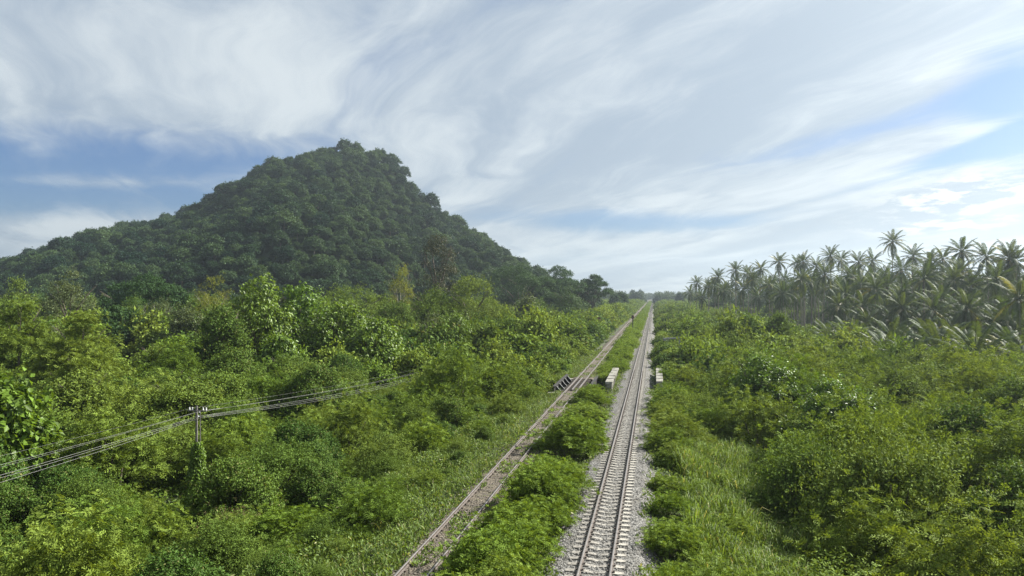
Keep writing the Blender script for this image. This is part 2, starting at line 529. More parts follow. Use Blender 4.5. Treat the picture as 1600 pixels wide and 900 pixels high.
def sleeper_timber():
    mb = MB()
    mb.box((0, 0, -0.09), (1.95, 0.22, 0.18), taper=0.985)
    return mb.mesh('sleeper', M['timber'])


def make_track(name, uc, label, smesh, spacing, ztop, s_first, jitter, gap=None):
    t = thing(name, label, 'railway track', (OX, OY, 0), group='parallel railway tracks')
    inv = Matrix.Translation((-OX, -OY, 0))
    for side in (-1, 1):
        r = link('rail', rail_mesh(-40, 1450, uc + side * 0.535), t)
        r.location = (-OX, -OY, 0)
    for k in range(300):
        s = s_first + k * spacing
        x, y = xy(s, uc + random.uniform(-0.02, 0.02))
        o = link('sleeper', smesh, t, (x - OX, y - OY, ztop + random.uniform(-jitter, jitter * 0.5)),
                 (0, 0, YAW + random.uniform(-0.012, 0.012)))
    far = MB()
    s = s_first + 300 * spacing
    while s < 900:
        x, y = xy(s, uc)
        far.box((x - OX, y - OY, ztop - 0.05), (1.95, 0.2, 0.1), YAW)
        s += spacing * (1 if s < 400 else 2)
    o = link('sleepers', far.mesh('sleepers', smesh.materials[0]), t)
    o['kind'] = 'stuff'
    clips = MB()
    for k in range(130):
        s = s_first + k * spacing
        for uu in (-0.535, 0.535):
            for e in (-0.10, 0.10):
                x, y = xy(s, uc + uu + e)
                clips.box((x - OX, y - OY, ztop + 0.035), (0.07, 0.09, 0.07), YAW)
    o = link('rail_clips', clips.mesh('rail_clips', M['rail']), t)
    o['kind'] = 'stuff'
    return t


make_track('railway_track', 0.0, 'right railway track with pale concrete sleepers on clean grey ballast', sleeper_concrete(), 0.6, -0.145, -8.0, 0.006)
make_track('railway_track', LEFT_U, 'left older railway track half sunk in weeds and brown stones', sleeper_timber(), 0.65, -0.190, -8.0, 0.028)

# loose stones on the near ballast: nobody could count them
n = 26000
ss_ = -4 + 66 * rng.random(n) ** 1.6
which = rng.random(n) < 0.68
uu_ = np.where(which, rng.uniform(-2.3, 2.3, n), LEFT_U + rng.uniform(-1.7, 1.7, n))
keep = which | (ss_ < 48)
ss_, uu_, which = ss_[keep], uu_[keep], which[keep]
n = len(ss_)
rel = np.where(which, np.abs(uu_), np.abs(uu_ - LEFT_U) + 0.3)
zz_ = np.interp(rel, [0, 1.45, 1.85, 2.4], [-0.175, -0.165, -0.37, -0.63])
X, Y = xy(ss_, uu_)
oct_ = np.array([(1, 0, 0), (0, 1, 0), (-1, 0, 0), (0, -1, 0), (0, 0, 1)], float)
size = rng.uniform(0.022, 0.055, n)
V = (oct_[None] * (0.7 + 0.6 * rng.random((n, 5, 3)))) * size[:, None, None]
th = rng.random(n) * 6.3
V2 = V.copy()
V2[..., 0] = V[..., 0] * np.cos(th)[:, None] - V[..., 1] * np.sin(th)[:, None]
V2[..., 1] = V[..., 0] * np.sin(th)[:, None] + V[..., 1] * np.cos(th)[:, None]
V2 += np.stack([X, Y, zz_], -1)[:, None]
tri = np.array([(0, 1, 4), (1, 2, 4), (2, 3, 4), (3, 0, 4)])
F = (tri[None] + (np.arange(n) * 5)[:, None, None]).reshape(-1, 3)


def stone_mat(name, c1, c2):
    m, t = new_mat(name)
    r_ = t.n('ShaderNodeNewGeometry', None, out=8)
    c = t.mix(r_, c1, c2)
    p = t.n('ShaderNodeBsdfPrincipled', {'Base Color': c, 'Roughness': 0.9, 'Specular IOR Level': 0.2})
    t.n('ShaderNodeOutputMaterial', {0: p}, out=None)
    return m


gm = np_mesh('gravel', V2.reshape(-1, 3), F, [stone_mat('loose grey stone', (0.06, 0.058, 0.054), (0.215, 0.21, 0.198)), stone_mat('loose brown stone', (0.05, 0.044, 0.035), (0.155, 0.14, 0.112))])
gm.polygons.foreach_set('material_index', np.repeat((~which).astype(np.int32), 4))
tag(link('gravel', gm), 'loose stones scattered over the near track beds', 'gravel', None, 'stuff')

# ------------------------------------------------------------------ small bridge of the left track: plate girders either side, open deck
br = thing('girder_bridge', 'short dark plate girder bridge carrying the left track over a ditch', 'bridge', (*xy(54.6, LEFT_U), 0), (0, 0, YAW))
for side in (-1, 1):
    mb = MB()
    u = side * 1.75
    mb.box((u, 0, -0.35), (0.025, 11.6, 1.22))
    mb.box((u, 0, 0.275), (0.34, 11.6, 0.03))
    mb.box((u, 0, -0.975), (0.34, 11.6, 0.03))
    gd = link('girder', mb.mesh('girder', M['steel']), br)
    for k in range(5):
        y = -4.8 + k * 2.4
        st = MB()
        i_ = -side
        st.add([(u + i_ * 0.03, y - 0.04, 0.24), (u + i_ * 0.03, y + 0.04, 0.24), (u + i_ * 0.62, y + 0.04, -0.42), (u + i_ * 0.62, y - 0.04, -0.42), (u + i_ * 0.03, y - 0.04, -0.5),
                (u + i_ * 0.03, y + 0.04, -0.5)], [(0, 1, 2, 3), (3, 2, 5, 4), (0, 3, 4), (1, 5, 2), (0, 4, 5, 1)])
        st.box((u + i_ * 0.345, y, -0.075), (0.05, 0.13, 0.92), ax=Matrix.Rotation(i_ * -0.73, 3, 'Y'), mi=1)
        link('stiffener', st.mesh('stiffener', [M['steel'], M['steelpale']]), gd)
for side in (-1, 1):
    mb = MB()
    mb.box((side * 0.55, 0, -0.52), (0.28, 11.4, 0.42))
    link('stringer', mb.mesh('stringer', M['steel']), br)
mb = MB()
mb.box((0.0, 0, -0.06), (0.10, 11.0, 0.12))
link('guard_rail', mb.mesh('guard_rail', M['railtop']), br)
tm = sleeper_timber()
mb = MB()
for e in (-1, 1):
    mb.box((0, e * 6.2, -0.86), (4.6, 0.8, 1.2))
link('abutment', mb.mesh('abutment', M['concrete']), br)

# ------------------------------------------------------------------ concrete parapets of the right track's culvert
for (u, lab, s0, s1, z0) in ((-2.55, 'weathered concrete parapet between the two tracks with stepped capping', 51.6, 66.4, -0.55),
                             (2.55, 'weathered concrete parapet half hidden by bushes right of the right track', 53.0, 67.0, -0.55)):
    pr = thing('parapet', lab, 'parapet', (*xy((s0 + s1) / 2, u), 0), (0, 0, YAW), group='culvert parapets')
    Lp = s1 - s0
    mb = MB()
    mb.box((0, 0, (z0 + 0.38) / 2), (0.5, Lp, 0.38 - z0))
    link('wall', mb.mesh('wall', M['concrete']), pr)
    nb = 5
    for k in range(nb):
        mb = MB()
        ln = Lp / nb
        hgt = 0.14 + 0.05 * ((k * 7) % 3) / 2
        mb.box((0, -Lp / 2 + ln * (k + 0.5), 0.38 + hgt / 2), (0.72, ln - 0.10, hgt), taper=0.96)
        link('cap_block', mb.mesh('cap_block', M['concrete']), pr)
        mb = MB()
        mb.box((0, -Lp / 2 + ln * k + 0.18, (z0 + 0.377) / 2), (0.66, 0.34, 0.377 - z0))
        link('pilaster', mb.mesh('pilaster', M['concrete']), pr)

# low concrete frame standing in the bushes right of the track
cfx, cfy = unproj(1052, 122), 122
zt = zof(527.5, 122)
fr = thing('concrete_frame', 'pale concrete crossbar on posts standing in bushes right of the tracks', 'frame', (cfx, cfy, -2.6))
mb = MB()
mb.box((0, 0, zt + 2.6 - 0.11), (2.3, 0.25, 0.22))
link('crossbar', mb.mesh('crossbar', M['steelpale']), fr)
for x in (-0.85, 0.98):
    mb = MB()
    mb.box((x, 0, (zt + 2.6 - 0.223) / 2), (0.22, 0.22, zt + 2.6 - 0.223))
    link('post', mb.mesh('post', M['steelpale']), fr)
mb = MB()
mb.box((-1.45, -0.3, zt + 2.6 - 0.3), (0.5, 0.35, 0.5))
mb.box((-1.45, -0.3, (zt + 2.6 - 0.55) / 2), (0.10, 0.10, zt + 2.6 - 0.55))
link('relay_box', mb.mesh('relay_box', M['steelpale']), fr)

# ------------------------------------------------------------------ railway signals, seen from the back
def signal(px, py_head, y, zb, lab, turn, hs):
    x = unproj(px, y)
    zh = zof(py_head, y)
    t = thing('railway_signal', lab, 'signal', (x, y, zb), (0, 0, turn), group='railway signals beyond the bridge')
    mb = MB()
    mb.tube([(0, 0, 0), (0, 0, zh - zb - 0.3)], [0.085, 0.07], 8)
    mb.box((0, 0, 0.1), (0.5, 0.5, 0.2))
    link('post', mb.mesh('post', M['black']), t)
    mb = MB()
    h = zh - zb
    n = 14
    ring = [(0.46 * hs * math.cos(2 * PI * k / n), 0, h + 0.62 * hs * math.sin(2 * PI * k / n)) for k in range(n)]
    mb.add([(a, -0.03, c) for a, b, c in ring] + [(a, 0.03, c) for a, b, c in ring],
           [tuple(range(n)), tuple(range(n, 2 * n))[::-1]] + [(k, (k + 1) % n, n + (k + 1) % n, n + k) for k in range(n)])
    bd = link('backing_board', mb.mesh('backing_board', M['rust']), t)
    mb = MB()
    mb.box((0, -0.14, h), (0.36 * hs, 0.2, 0.85 * hs))
    link('lamp_case', mb.mesh('lamp_case', M['black']), t)
    for dz in (-0.25, 0.25):
        mb = MB()
        mb.tube([(0, 0.04, h + dz * hs), (0, 0.26, h + dz * hs)], [0.13, 0.15], 10)
        link('lamp_hood', mb.mesh('lamp_hood', M['black']), t)
    mb = MB()
    for dx in (-0.13, 0.13):
        mb.tube([(dx, -0.35, 0.2), (dx, -0.22, h - 0.5)], 0.02, 4)
    for k in range(7):
        mb.tube([(-0.13, -0.33 + 0.015 * k, 0.5 + k * 0.4), (0.13, -0.33 + 0.015 * k, 0.5 + k * 0.4)], 0.016, 4)
    link('ladder', mb.mesh('ladder', M['black']), t)


signal(988.5, 495.5, 190, -0.6, 'rusty signal head on a black post standing between the two tracks', YAW, 0.85)
signal(936, 498.5, 190, -1.6, 'reddish brown signal among bushes left of the left track', YAW + 0.2, 0.85)


# ------------------------------------------------------------------ telegraph line along the left of the railway
def tele_pole(x, y, zb, ztop, lab, double=True):
    t = thing('telegraph_pole', lab, 'pole', (x, y, zb), (0, 0, YAW), group='telegraph poles beside the railway')
    h = ztop - zb
    mb = MB()
    mb.box((0, 0, h / 2), (0.12, 0.10, h), taper=0.85)
    for k in range(8):
        mb.box((0, -0.06, h - 0.9 - k * 0.55), (0.14, 0.03, 0.08))
    link('post', mb.mesh('post', M['polesteel']), t)
    if double:
        mb = MB()
        mb.tube([(0.26, 0.02, 0), (0.22, 0.02, h - 0.35)], [0.035, 0.03], 6)
        link('brace_post', mb.mesh('brace_post', M['polesteel']), t)
    arm = MB()
    arm.box((0.08, -0.075, h - 0.28), (1.25, 0.06, 0.07))
    am = link('crossarm', arm.mesh('crossarm', M['polesteel']), t)
    for dx in (-0.50, -0.31, 0.40, 0.60):
        mb = MB()
        mb.tube([(0.08 + dx, -0.075, h - 0.25), (0.08 + dx, -0.075, h - 0.19), (0.08 + dx, -0.075, h - 0.15), (0.08 + dx, -0.075, h - 0.08)], [0.03, 0.045, 0.03, 0.04], 8)
        link('insulator', mb.mesh('insulator', M['porcelain']), am)
    for (dx, dz) in ((0.24, -0.34), (0.2, -0.62)):
        mb = MB()
        mb.tube([(dx - 0.06, -0.02, h + dz - 0.05), (dx - 0.06, -0.02, h + dz), (dx - 0.06, -0.02, h + dz + 0.06)], [0.045, 0.06, 0.04], 8)
        link('insulator', mb.mesh('insulator', M['porcelain']), t)
    return t


P1 = (unproj(308, 45), 45.0)
P2 = (unproj(771, 127), 127.0)
T1, T2 = zof(634, 45), zof(541, 127)
tele_pole(P1[0], P1[1], -3.0, T1, 'slim double telegraph pole with white insulators rising above a vine clump')
tele_pole(P2[0], P2[1], -3.0, T2, 'farther telegraph pole half buried in scrub left of the bridge')


def wire(a, b, sag, rad, lab):
    mb = MB()
    a, b = Vector(a), Vector(b)
    pts = []
    for k in range(33):
        t = k / 32
        p = a.lerp(b, t)
        p.z -= sag * 4 * t * (1 - t)
        pts.append(p)
    mb.tube(pts, rad, 5)
    o = link('telegraph_wire', mb.mesh('telegraph_wire', M['wire'], True))
    tag(o, lab, 'wire', 'overhead telegraph wires')


tn = Vector((DY, -DX, 0))
WN = (P1[0] - DX / DY * 40.0, 5.0)       # where the span towards the viewer leaves the picture
for (off, dz, dz0, dzf, rad, sg, what) in ((0.02, -0.36, 0.35, -0.30, 0.014, 0.9, 'topmost pale wire'), (0.28, -0.30, 0.1, -0.22, 0.010, 1.0, 'thin grey wire just under it'),
                                       (0.05, -0.62, -0.15, -0.52, 0.017, 1.1, 'thick middle wire'), (0.16, -0.66, -0.27, -0.60, 0.016, 1.2, 'wire under the thick middle one'),
                                       (0.20, -0.72, -0.62, -0.68, 0.016, 1.3, 'lowest pale wire'), (-0.42, -0.16, 0.55, -0.12, 0.008, 0.8, 'faint wire on the outer insulator')):
    o3 = tn * off
    A = Vector((P1[0], P1[1], T1 + dz)) + o3
    B = Vector((P2[0], P2[1], T2 + dzf)) + o3
    N_ = Vector((WN[0], WN[1], T1 + dz + 0.55 + dz0)) + o3
    wire(N_, A, 0.45, rad * 0.42, what + ' running from the near pole out at left')
    wire(A, B, sg, rad * 0.58, what + ' running between the two telegraph poles')

# pale utility pole under the trees at left
ux, uy = unproj(231, 140), 140
up = thing('utility_pole', 'slim pale utility pole with crossbar before the dark trees at left', 'pole', (ux, uy, -3))
mb = MB()
mb.tube([(0, 0, 0), (0, 0, zof(509, uy) + 3)], [0.16, 0.11], 8)
link('post', mb.mesh('post', M['concrete']), up)
mb = MB()
mb.box((1.1, 0, zof(511.5, uy) + 3), (2.4, 0.09, 0.10))
ca = link('crossarm', mb.mesh('crossarm', M['polesteel']), up)
for dx in (0.1, 1.1, 2.2):
    mb = MB()
    mb.tube([(dx, 0, zof(511.5, uy) + 3.05), (dx, 0, zof(511.5, uy) + 3.25)], [0.05, 0.03], 6)
    link('insulator', mb.mesh('insulator', M['porcelain']), ca)


# ------------------------------------------------------------------ foliage generators
def unit(a):
    return a / np.maximum(np.linalg.norm(a, axis=-1, keepdims=True), 1e-9)


def rdirs(r, n, zmin=-1.0):
    z = r.uniform(zmin, 1, n)
    t = r.uniform(0, 2 * PI, n)
    q = np.sqrt(1 - z * z)
    return np.stack([q * np.cos(t), q * np.sin(t), z], -1)


def leaves(name, P, Dr, N, L, W, mat, fold=0.25):
    """Each leaf: two triangles folded along the midrib."""
    P, Dr = np.asarray(P), unit(np.asarray(Dr))
    side = unit(np.cross(Dr, N))
    nn = np.cross(side, Dr)
    L = np.broadcast_to(np.asarray(L, float), (len(P),))[:, None]
    W = np.broadcast_to(np.asarray(W, float), (len(P),))[:, None]
    a = P
    mid = P + Dr * L * 0.45 + nn * W * fold
    b = P + Dr * L
    l, r_ = mid + side * W * 0.5, mid - side * W * 0.5
    V = np.stack([a, r_, b, l], 1).reshape(-1, 3)
    k = (np.arange(len(P)) * 4)[:, None]
    F = np.concatenate([k + np.array([[0, 1, 2]]), k + np.array([[0, 2, 3]])], 0)
    return np_mesh(name, V, F, mat)


def lobes(r, Rr, H, n, spread=0.62, zlo=0.35, zhi=0.74, rl=(0.34, 0.50), flat=1.0):
    c, rad = [], []
    for i in range(n):
        q = math.sqrt((i + 0.5) / n) * spread
        t = i * 2.39996 + r.uniform(-0.5, 0.5)
        k = r.uniform(*rl)
        q *= r.uniform(0.88, 1.14)
        z = zhi - (zhi - zlo) * min(q / spread, 1.1) ** 1.6 + r.uniform(-0.12, 0.13)
        c.append((math.cos(t) * q * Rr, math.sin(t) * q * Rr, z * H))
        rad.append((k * Rr, k * Rr, k * Rr * flat))
    return np.array(c), np.array(rad)


def shell(r, c, rad, n, zmin=-0.5, thick=0.22, cull=0.80):
    """Points in the outer skin of a cluster of lobes, with their outward directions."""
    out_p, out_d = [], []
    wgt = rad[:, 0] ** 2
    need = n
    while need > 0:
        m = int(need * 2.2) + 50
        i = r.choice(len(c), m, p=wgt / wgt.sum())
        d = rdirs(r, m, zmin)
        p = c[i] + d * rad[i] * (1 - thick * r.random(m) ** 1.5)[:, None]
        q = np.linalg.norm((p[:, None] - c[None]) / rad[None], axis=-1)
        q[np.arange(m), i] = 9
        ok = (q.min(1) > cull) & (p[:, 2] > 0.05)
        out_p.append(p[ok][:need])
        out_d.append(d[ok][:need])
        need -= len(out_p[-1])
    return np.concatenate(out_p), np.concatenate(out_d)


def feathery(name, seed, mat, Rr=2.4, H=3.5, tips=640, per=5, pairs=4, nl=34, Lr=0.42, leafL=0.15, leafW=0.05):
    """Crown of sprays of twice-divided leaves."""
    r = np.random.default_rng(seed)
    c, rad = lobes(r, Rr, H, nl, 0.84, 0.22, 0.80, (0.17, 0.30), 0.62)
    p, d = shell(r, c, rad, tips, -0.10, 0.55, 0.72)
    up = np.array([0, 0, 1.0])
    T = len(p)
    # twigs that stick out give the outline its loose look
    p = p + unit(d + np.array([0, 0, 0.5])) * (r.random(T) ** 5 * 1.35)[:, None]
    P = np.repeat(p, per, 0)
    O = np.repeat(d, per, 0)
    n = len(P)
    rr = unit(O * 0.55 + up * 0.30 + rdirs(r, n) * 0.85)
    Ll = Lr * r.uniform(0.6, 1.2, n)
    nrm = unit(up * 0.8 + O * 0.5 + rdirs(r, n) * 0.5)
    ts = np.linspace(0.3, 1.0, pairs)
    k = pairs * 2
    Pb = np.repeat(P, k, 0)
    rb = np.repeat(rr, k, 0)
    nb = np.repeat(nrm, k, 0)
    Lb = np.repeat(Ll, k)
    tt = np.tile(np.repeat(ts, 2), n)
    sg = np.tile(np.tile([1.0, -1.0], pairs), n)
    pos = Pb + rb * (tt * Lb)[:, None] - up * (0.30 * Lb * tt ** 2)[:, None]
    side = unit(np.cross(rb, nb)) * sg[:, None]
    dr = unit(side * 0.85 + rb * 0.45 - up * 0.12 + rdirs(r, len(pos)) * 0.12)
    return leaves(name, pos, dr, unit(np.cross(dr, rb) * sg[:, None] + rdirs(r, len(pos)) * 0.2), leafL * r.uniform(0.7, 1.15, len(pos)) * (1.1 - 0.3 * tt), leafW, mat)


def leafy(name, seed, mat, Rr=2.4, H=3.5, n=9000, nl=12, L=0.16, W=0.085, droop=0.25, clump=7, spread=0.62, zlo=0.35, zhi=0.74, rl=(0.34, 0.5), flat=1.0, zmin=-0.5, thick=0.28, poke=0.35, csize=0.16):
    """Crown of simple leaves held in small clumps."""
    r = np.random.default_rng(seed)
    c, rad = lobes(r, Rr, H, nl, spread, zlo, zhi, rl, flat)
    p, d = shell(r, c, rad, n // clump, zmin, thick)
    p = p + unit(d + np.array([0, 0, 0.4])) * (r.random(len(p)) ** 5 * poke * 1.6)[:, None]
    P = np.repeat(p, clump, 0)
    O = np.repeat(d, clump, 0)
    m = len(P)
    P = P + rdirs(r, m) * (csize * r.random(m) ** 0.5)[:, None]
    up = np.array([0, 0, 1.0])
    dr = unit(O * 0.5 + rdirs(r, m) * 0.9 - up * droop)
    nr = unit(up * 0.7 + O * 0.6 + rdirs(r, m) * 0.6)
    return leaves(name, P, dr, nr, L * r.uniform(0.65, 1.25, m), W * r.uniform(0.8, 1.15, m), mat)


def stems(name, seed, Rr, H, n=7, r0=0.045):
    r = np.random.default_rng(seed + 900)
    mb = MB()
    for i in range(n):
        t = i / n * 2 * PI + r.uniform(-0.3, 0.3)
        e = Rr * r.uniform(0.25, 0.6)
        mb.tube([(0.12 * math.cos(t), 0.12 * math.sin(t), -0.3), (e * 0.45 * math.cos(t), e * 0.45 * math.sin(t), H * 0.35), (e * math.cos(t + 0.2), e * math.sin(t + 0.2), H * 0.72)],
                [r0, r0 * 0.7, r0 * 0.3], 5, False)
    return mb.mesh(name, M['bark'])


def trunk(name, seed, H, Rr, r0, nl=6, fork=0.45, mat='bark', lean=0.0, reach=0.7, top=0.8):
    r = np.random.default_rng(seed + 77)
    mb = MB()
    fx, fy = lean * H * fork, 0.0
    mb.tube([(0, 0, -0.4), (fx * 0.3, fy, H * fork * 0.5), (fx, fy, H * fork)], [r0 * 1.25, r0, r0 * 0.75], 8, False)
    for i in range(nl):
        t = i / nl * 2 * PI + r.uniform(-0.4, 0.4)
        e = Rr * reach * r.uniform(0.6, 1.0)
        zt = H * r.uniform(top - 0.12, top + 0.08)
        p0 = Vector((fx, fy, H * fork * r.uniform(0.8, 1.0)))
        p2 = Vector((fx + e * math.cos(t), fy + e * math.sin(t), zt))
        p1 = p0.lerp(p2, 0.5) + Vector((0, 0, H * 0.05))
        mb.tube([p0, p1, p2], [r0 * 0.5, r0 * 0.33, r0 * 0.1], 5, False)
        for j in range(2):
            q = p1.lerp(p2, r.uniform(0.1, 0.7))
            t2 = t + r.uniform(-1, 1)
            mb.tube([q, q + Vector((math.cos(t2) * Rr * 0.25, math.sin(t2) * Rr * 0.25, H * 0.1))], [r0 * 0.16, r0 * 0.05], 4, False)
    return mb.mesh(name, M[mat])


# ------------------------------------------------------------------ shrub prototypes (unit size: radius 2.4, height 3.5)
SH_R, SH_H = 2.4, 3.5
shrub_kinds = {
    'feathery_shrub': [(feathery('foliage', 1 + i, M['feather']), stems('stem', 1 + i, SH_R, SH_H)) for i in range(5)],
    'fresh_shrub': [(feathery('foliage', 31 + i, M['fresh'], tips=600, per=5, leafL=0.17, leafW=0.06), stems('stem', 31 + i, SH_R, SH_H)) for i in range(3)],
    'vine_shrub': [(leafy('foliage', 51 + i, M['vine'], n=26000, L=0.12, W=0.085, droop=0.35, clump=6, spread=0.80, zlo=0.22, zhi=0.78, rl=(0.18, 0.34), flat=0.75, nl=30, poke=0.25, zmin=-0.2, thick=0.5), stems('stem', 51 + i, SH_R, SH_H)) for i in range(4)],
    'leafy_shrub': [(leafy('foliage', 71 + i, M['leafy'], n=26000, L=0.12, W=0.055, poke=0.7, spread=0.84, zlo=0.22, zhi=0.80, rl=(0.17, 0.30), flat=0.65, nl=34, zmin=-0.1, thick=0.55), stems('stem', 71 + i, SH_R, SH_H)) for i in range(4)],
}
shrub_kinds['dry_shrub'] = [(leafy('foliage', 88, M['dry'], n=5000, L=0.13, W=0.05, poke=0.9, spread=0.84, zlo=0.22, zhi=0.80, rl=(0.17, 0.30), flat=0.65, nl=30, zmin=-0.2, thick=0.6), stems('stem', 88, SH_R, SH_H, 14))]
far_shrubs = [(leafy('foliage', 91 + i, M[mt], n=4200, L=0.34, W=0.19, clump=5, poke=0.6, csize=0.3, spread=0.84, zlo=0.22, zhi=0.80, rl=(0.17, 0.30), flat=0.65, nl=30, zmin=-0.1, thick=0.5), stems('stem', 91 + i, SH_R, SH_H, 4)) for i, mt in enumerate(('feather', 'leafy', 'vine', 'feather'))]

far_fresh = [(leafy('foliage', 97 + i, M['fresh'], n=4200, L=0.30, W=0.15, clump=5, poke=0.7, csize=0.3, spread=0.84, zlo=0.22, zhi=0.80, rl=(0.17, 0.30), flat=0.7, nl=30, zmin=-0.1, thick=0.5), stems('stem', 97 + i, SH_R, SH_H, 4)) for i in range(2)]


# ------------------------------------------------------------------ where the scrub stands and how high
def canopy_top(x, y):
    """Height of the scrub's top over the plain, read from how it stands against the horizon."""
    s, u = su(x, y)
    v = 0.5 * wob(x, y, 0.55, 1.0) + 1.0 * wob(x, y, 1.25, 2.0)
    if u < -9.5:
        base = np.interp(y, [10, 40, 60, 90, 130, 200, 400, 900], [0.2, 0.5, 1.0, 2.4, 4.4, 6.2, 6.0, 5.0])
        base -= 1.1 * np.clip((u + 15) / 6.5, 0, 1)
        base -= 0.1
    else:
        base = np.interp(y, [10, 30, 45, 60, 80, 110, 200, 400, 900], [2.6, 2.8, 2.2, 2.3, 2.6, 2.4, 2.8, 4.0, 5.0])
        base -= 2.6 * np.clip((9.5 - u) / 6.0, 0, 1)
    return base + (1.35 if u < 0 else 1.7) * v


def blocked(x, y, rad):
    s, u = su(x, y)
    if -8.5 - rad * 0.8 < u < 1.9 + rad * 0.95:
        return True
    if 3.0 < u < 9.5 and 0 < s < 33 and rad > 0.9:          # the tall grass patch
        return True
    px, py = 800 + FPX * x / y, 0
    if y > 118 and x > 74 + 0.0 * y and y < 310:               # the palm grove floor
        return True
    if y > 270 and x < 90 and hill_z(x, y) > -2.2:
        return True
    if 84 < y < 310 and x > np.interp(y, [84, 150], [58, 74]) - 8:      # young palms
        return True
    if 184 < px < 256 and 84 < y < 128:
        return True
    if abs(x - bm_x) < 8 and abs(y - bm_y + 4) < 11:
        return True
    if abs(x - P1[0]) < 1.6 + rad * 0.5 and -4.5 < y - P1[1] < 3.0:
        return True
    return False


def scatter(ylo, yhi, dens_k, tries, kmax=1.9):
    pts = []
    cell = 4.0
    gridd = {}
    for _ in range(tries):
        y = math.sqrt(random.uniform(ylo * ylo, yhi * yhi))
        x = random.uniform(-0.73, 0.73) * y + random.uniform(-2, 2)
        gz = float(ground_z(x, y))
        H = float(canopy_top(x, y)) - gz + random.choice((-1.5, -0.9, -0.4, 0.0, 0.2, 0.5, 1.0, 1.7)) * (1 if y < 160 else 1.5)
        a_ = x * DY - y * DX
        if a_ < -1 and y < 127:                                   # keep the telegraph wires in view, except where scrub swallows them
            t_ = -27.0 / a_
            px_ = 800 + FPX * x / y
            if t_ > 0.93 and 28 < t_ * y < 124 and not (655 < px_ < 722):
                f_ = (t_ * y - 45) / 82
                zw_ = (T1 + (T2 - T1) * f_ if f_ > 0 else T1 + 0.25) - 0.75 - (4.8 * f_ * (1 - f_) if f_ > 0 else 0.3) - 0.35
                H = min(H, (CAMZ + (zw_ - CAMZ) / max(t_, 1) - gz) / 1.12)
        if H < 0.7:
            continue
        k = min(max(H / SH_H, 0.26), kmax if y > 110 else 1.4 if y > 32 else 1.15)
        rad = SH_R * min(k, 1.5) * 0.88
        if blocked(x, y, SH_R * k):
            continue
        ix, iy = int(x // cell), int(y // cell)
        ok = True
        for a_ in range(ix - 2, ix + 3):
            for b_ in range(iy - 2, iy + 3):
                for (qx_, qy_, qr) in gridd.get((a_, b_), ()):
                    if (qx_ - x) ** 2 + (qy_ - y) ** 2 < (dens_k * (qr + rad)) ** 2:
                        ok = False
                        break
                if not ok:
                    break
            if not ok:
                break
        if ok:
            gridd.setdefault((ix, iy), []).append((x, y, rad))
            pts.append((x, y, gz, k, H))
    return pts


near_pts = scatter(9, 150, 0.79, 30000)
near_pts.sort(key=lambda p: -p[3] / p[1])
far_pts = scatter(150, 950, 0.62, 60000, 1.9)

ORD = ['first', 'second', 'third', 'fourth', 'fifth', 'sixth', 'seventh', 'eighth', 'ninth', 'tenth', 'eleventh', 'twelfth', 'thirteenth', 'fourteenth', 'fifteenth', 'sixteenth',
       'seventeenth', 'eighteenth', 'nineteenth', 'twentieth']
LOOK = {'feathery_shrub': 'feathery green shrub', 'fresh_shrub': 'yellow-green feathery shrub', 'vine_shrub': 'vine-smothered dark shrub', 'leafy_shrub': 'oval-leaved green shrub', 'dry_shrub': 'dry brownish shrub'}
placed_shrubs = []


def put_shrub(kind, x, y, z, k, kz=1.0, group=None, far=False, variant=None):
    vs_ = (far_fresh if kind == 'fresh_shrub' else far_shrubs) if far else shrub_kinds[kind]
    fo, st = vs_[random.randrange(len(vs_)) if variant is None else variant % len(vs_)]
    kx = k * random.uniform(0.92, 1.08)
    root = link(kind, None, None, (x, y, z - 0.1), (random.uniform(-0.12, 0.12), random.uniform(-0.12, 0.12), random.uniform(0, 6.28)), (kx * random.uniform(0.85, 1.2), kx * random.uniform(0.85, 1.2), k * kz))
    root['category'] = 'shrub'
    a_ = link('foliage', fo, root)
    link('stem', st, root)
    placed_shrubs.append((root, kind, x, y, z, k, group))
    return root, a_


count = {k: 0 for k in shrub_kinds if k != 'dry_shrub'}
LIMIT = {'feathery_shrub': 230, 'fresh_shrub': 60, 'vine_shrub': 150, 'leafy_shrub': 190}
rest = []
gn_src = []
for (x, y, gz, k, H) in near_pts:
    s, u = su(x, y)
    r_ = random.random()
    left = u < -9
    if left:
        kind = 'vine_shrub' if r_ < 0.33 else 'feathery_shrub' if r_ < 0.62 else 'leafy_shrub' if r_ < 0.92 else 'fresh_shrub'
    else:
        kind = 'vine_shrub' if r_ < 0.14 else 'feathery_shrub' if r_ < 0.66 else 'leafy_shrub' if r_ < 0.92 else 'fresh_shrub'
    if u < 5 and u > 0:
        kind = 'fresh_shrub' if r_ < 0.45 else 'feathery_shrub'
    if count[kind] >= LIMIT[kind]:
        rest.append((x, y, gz, k))
        continue
    count[kind] += 1
    far = y > 85
    root, fo = put_shrub(kind, x, y, gz, k, min(max(H / SH_H / k, 0.85), 1.3) * random.uniform(0.92, 1.08), 'left thicket' if left else 'right thicket', far)
    if far and len(gn_src) < 4 and fo.data not in [o.data for o in gn_src]:
        gn_src.append(fo)

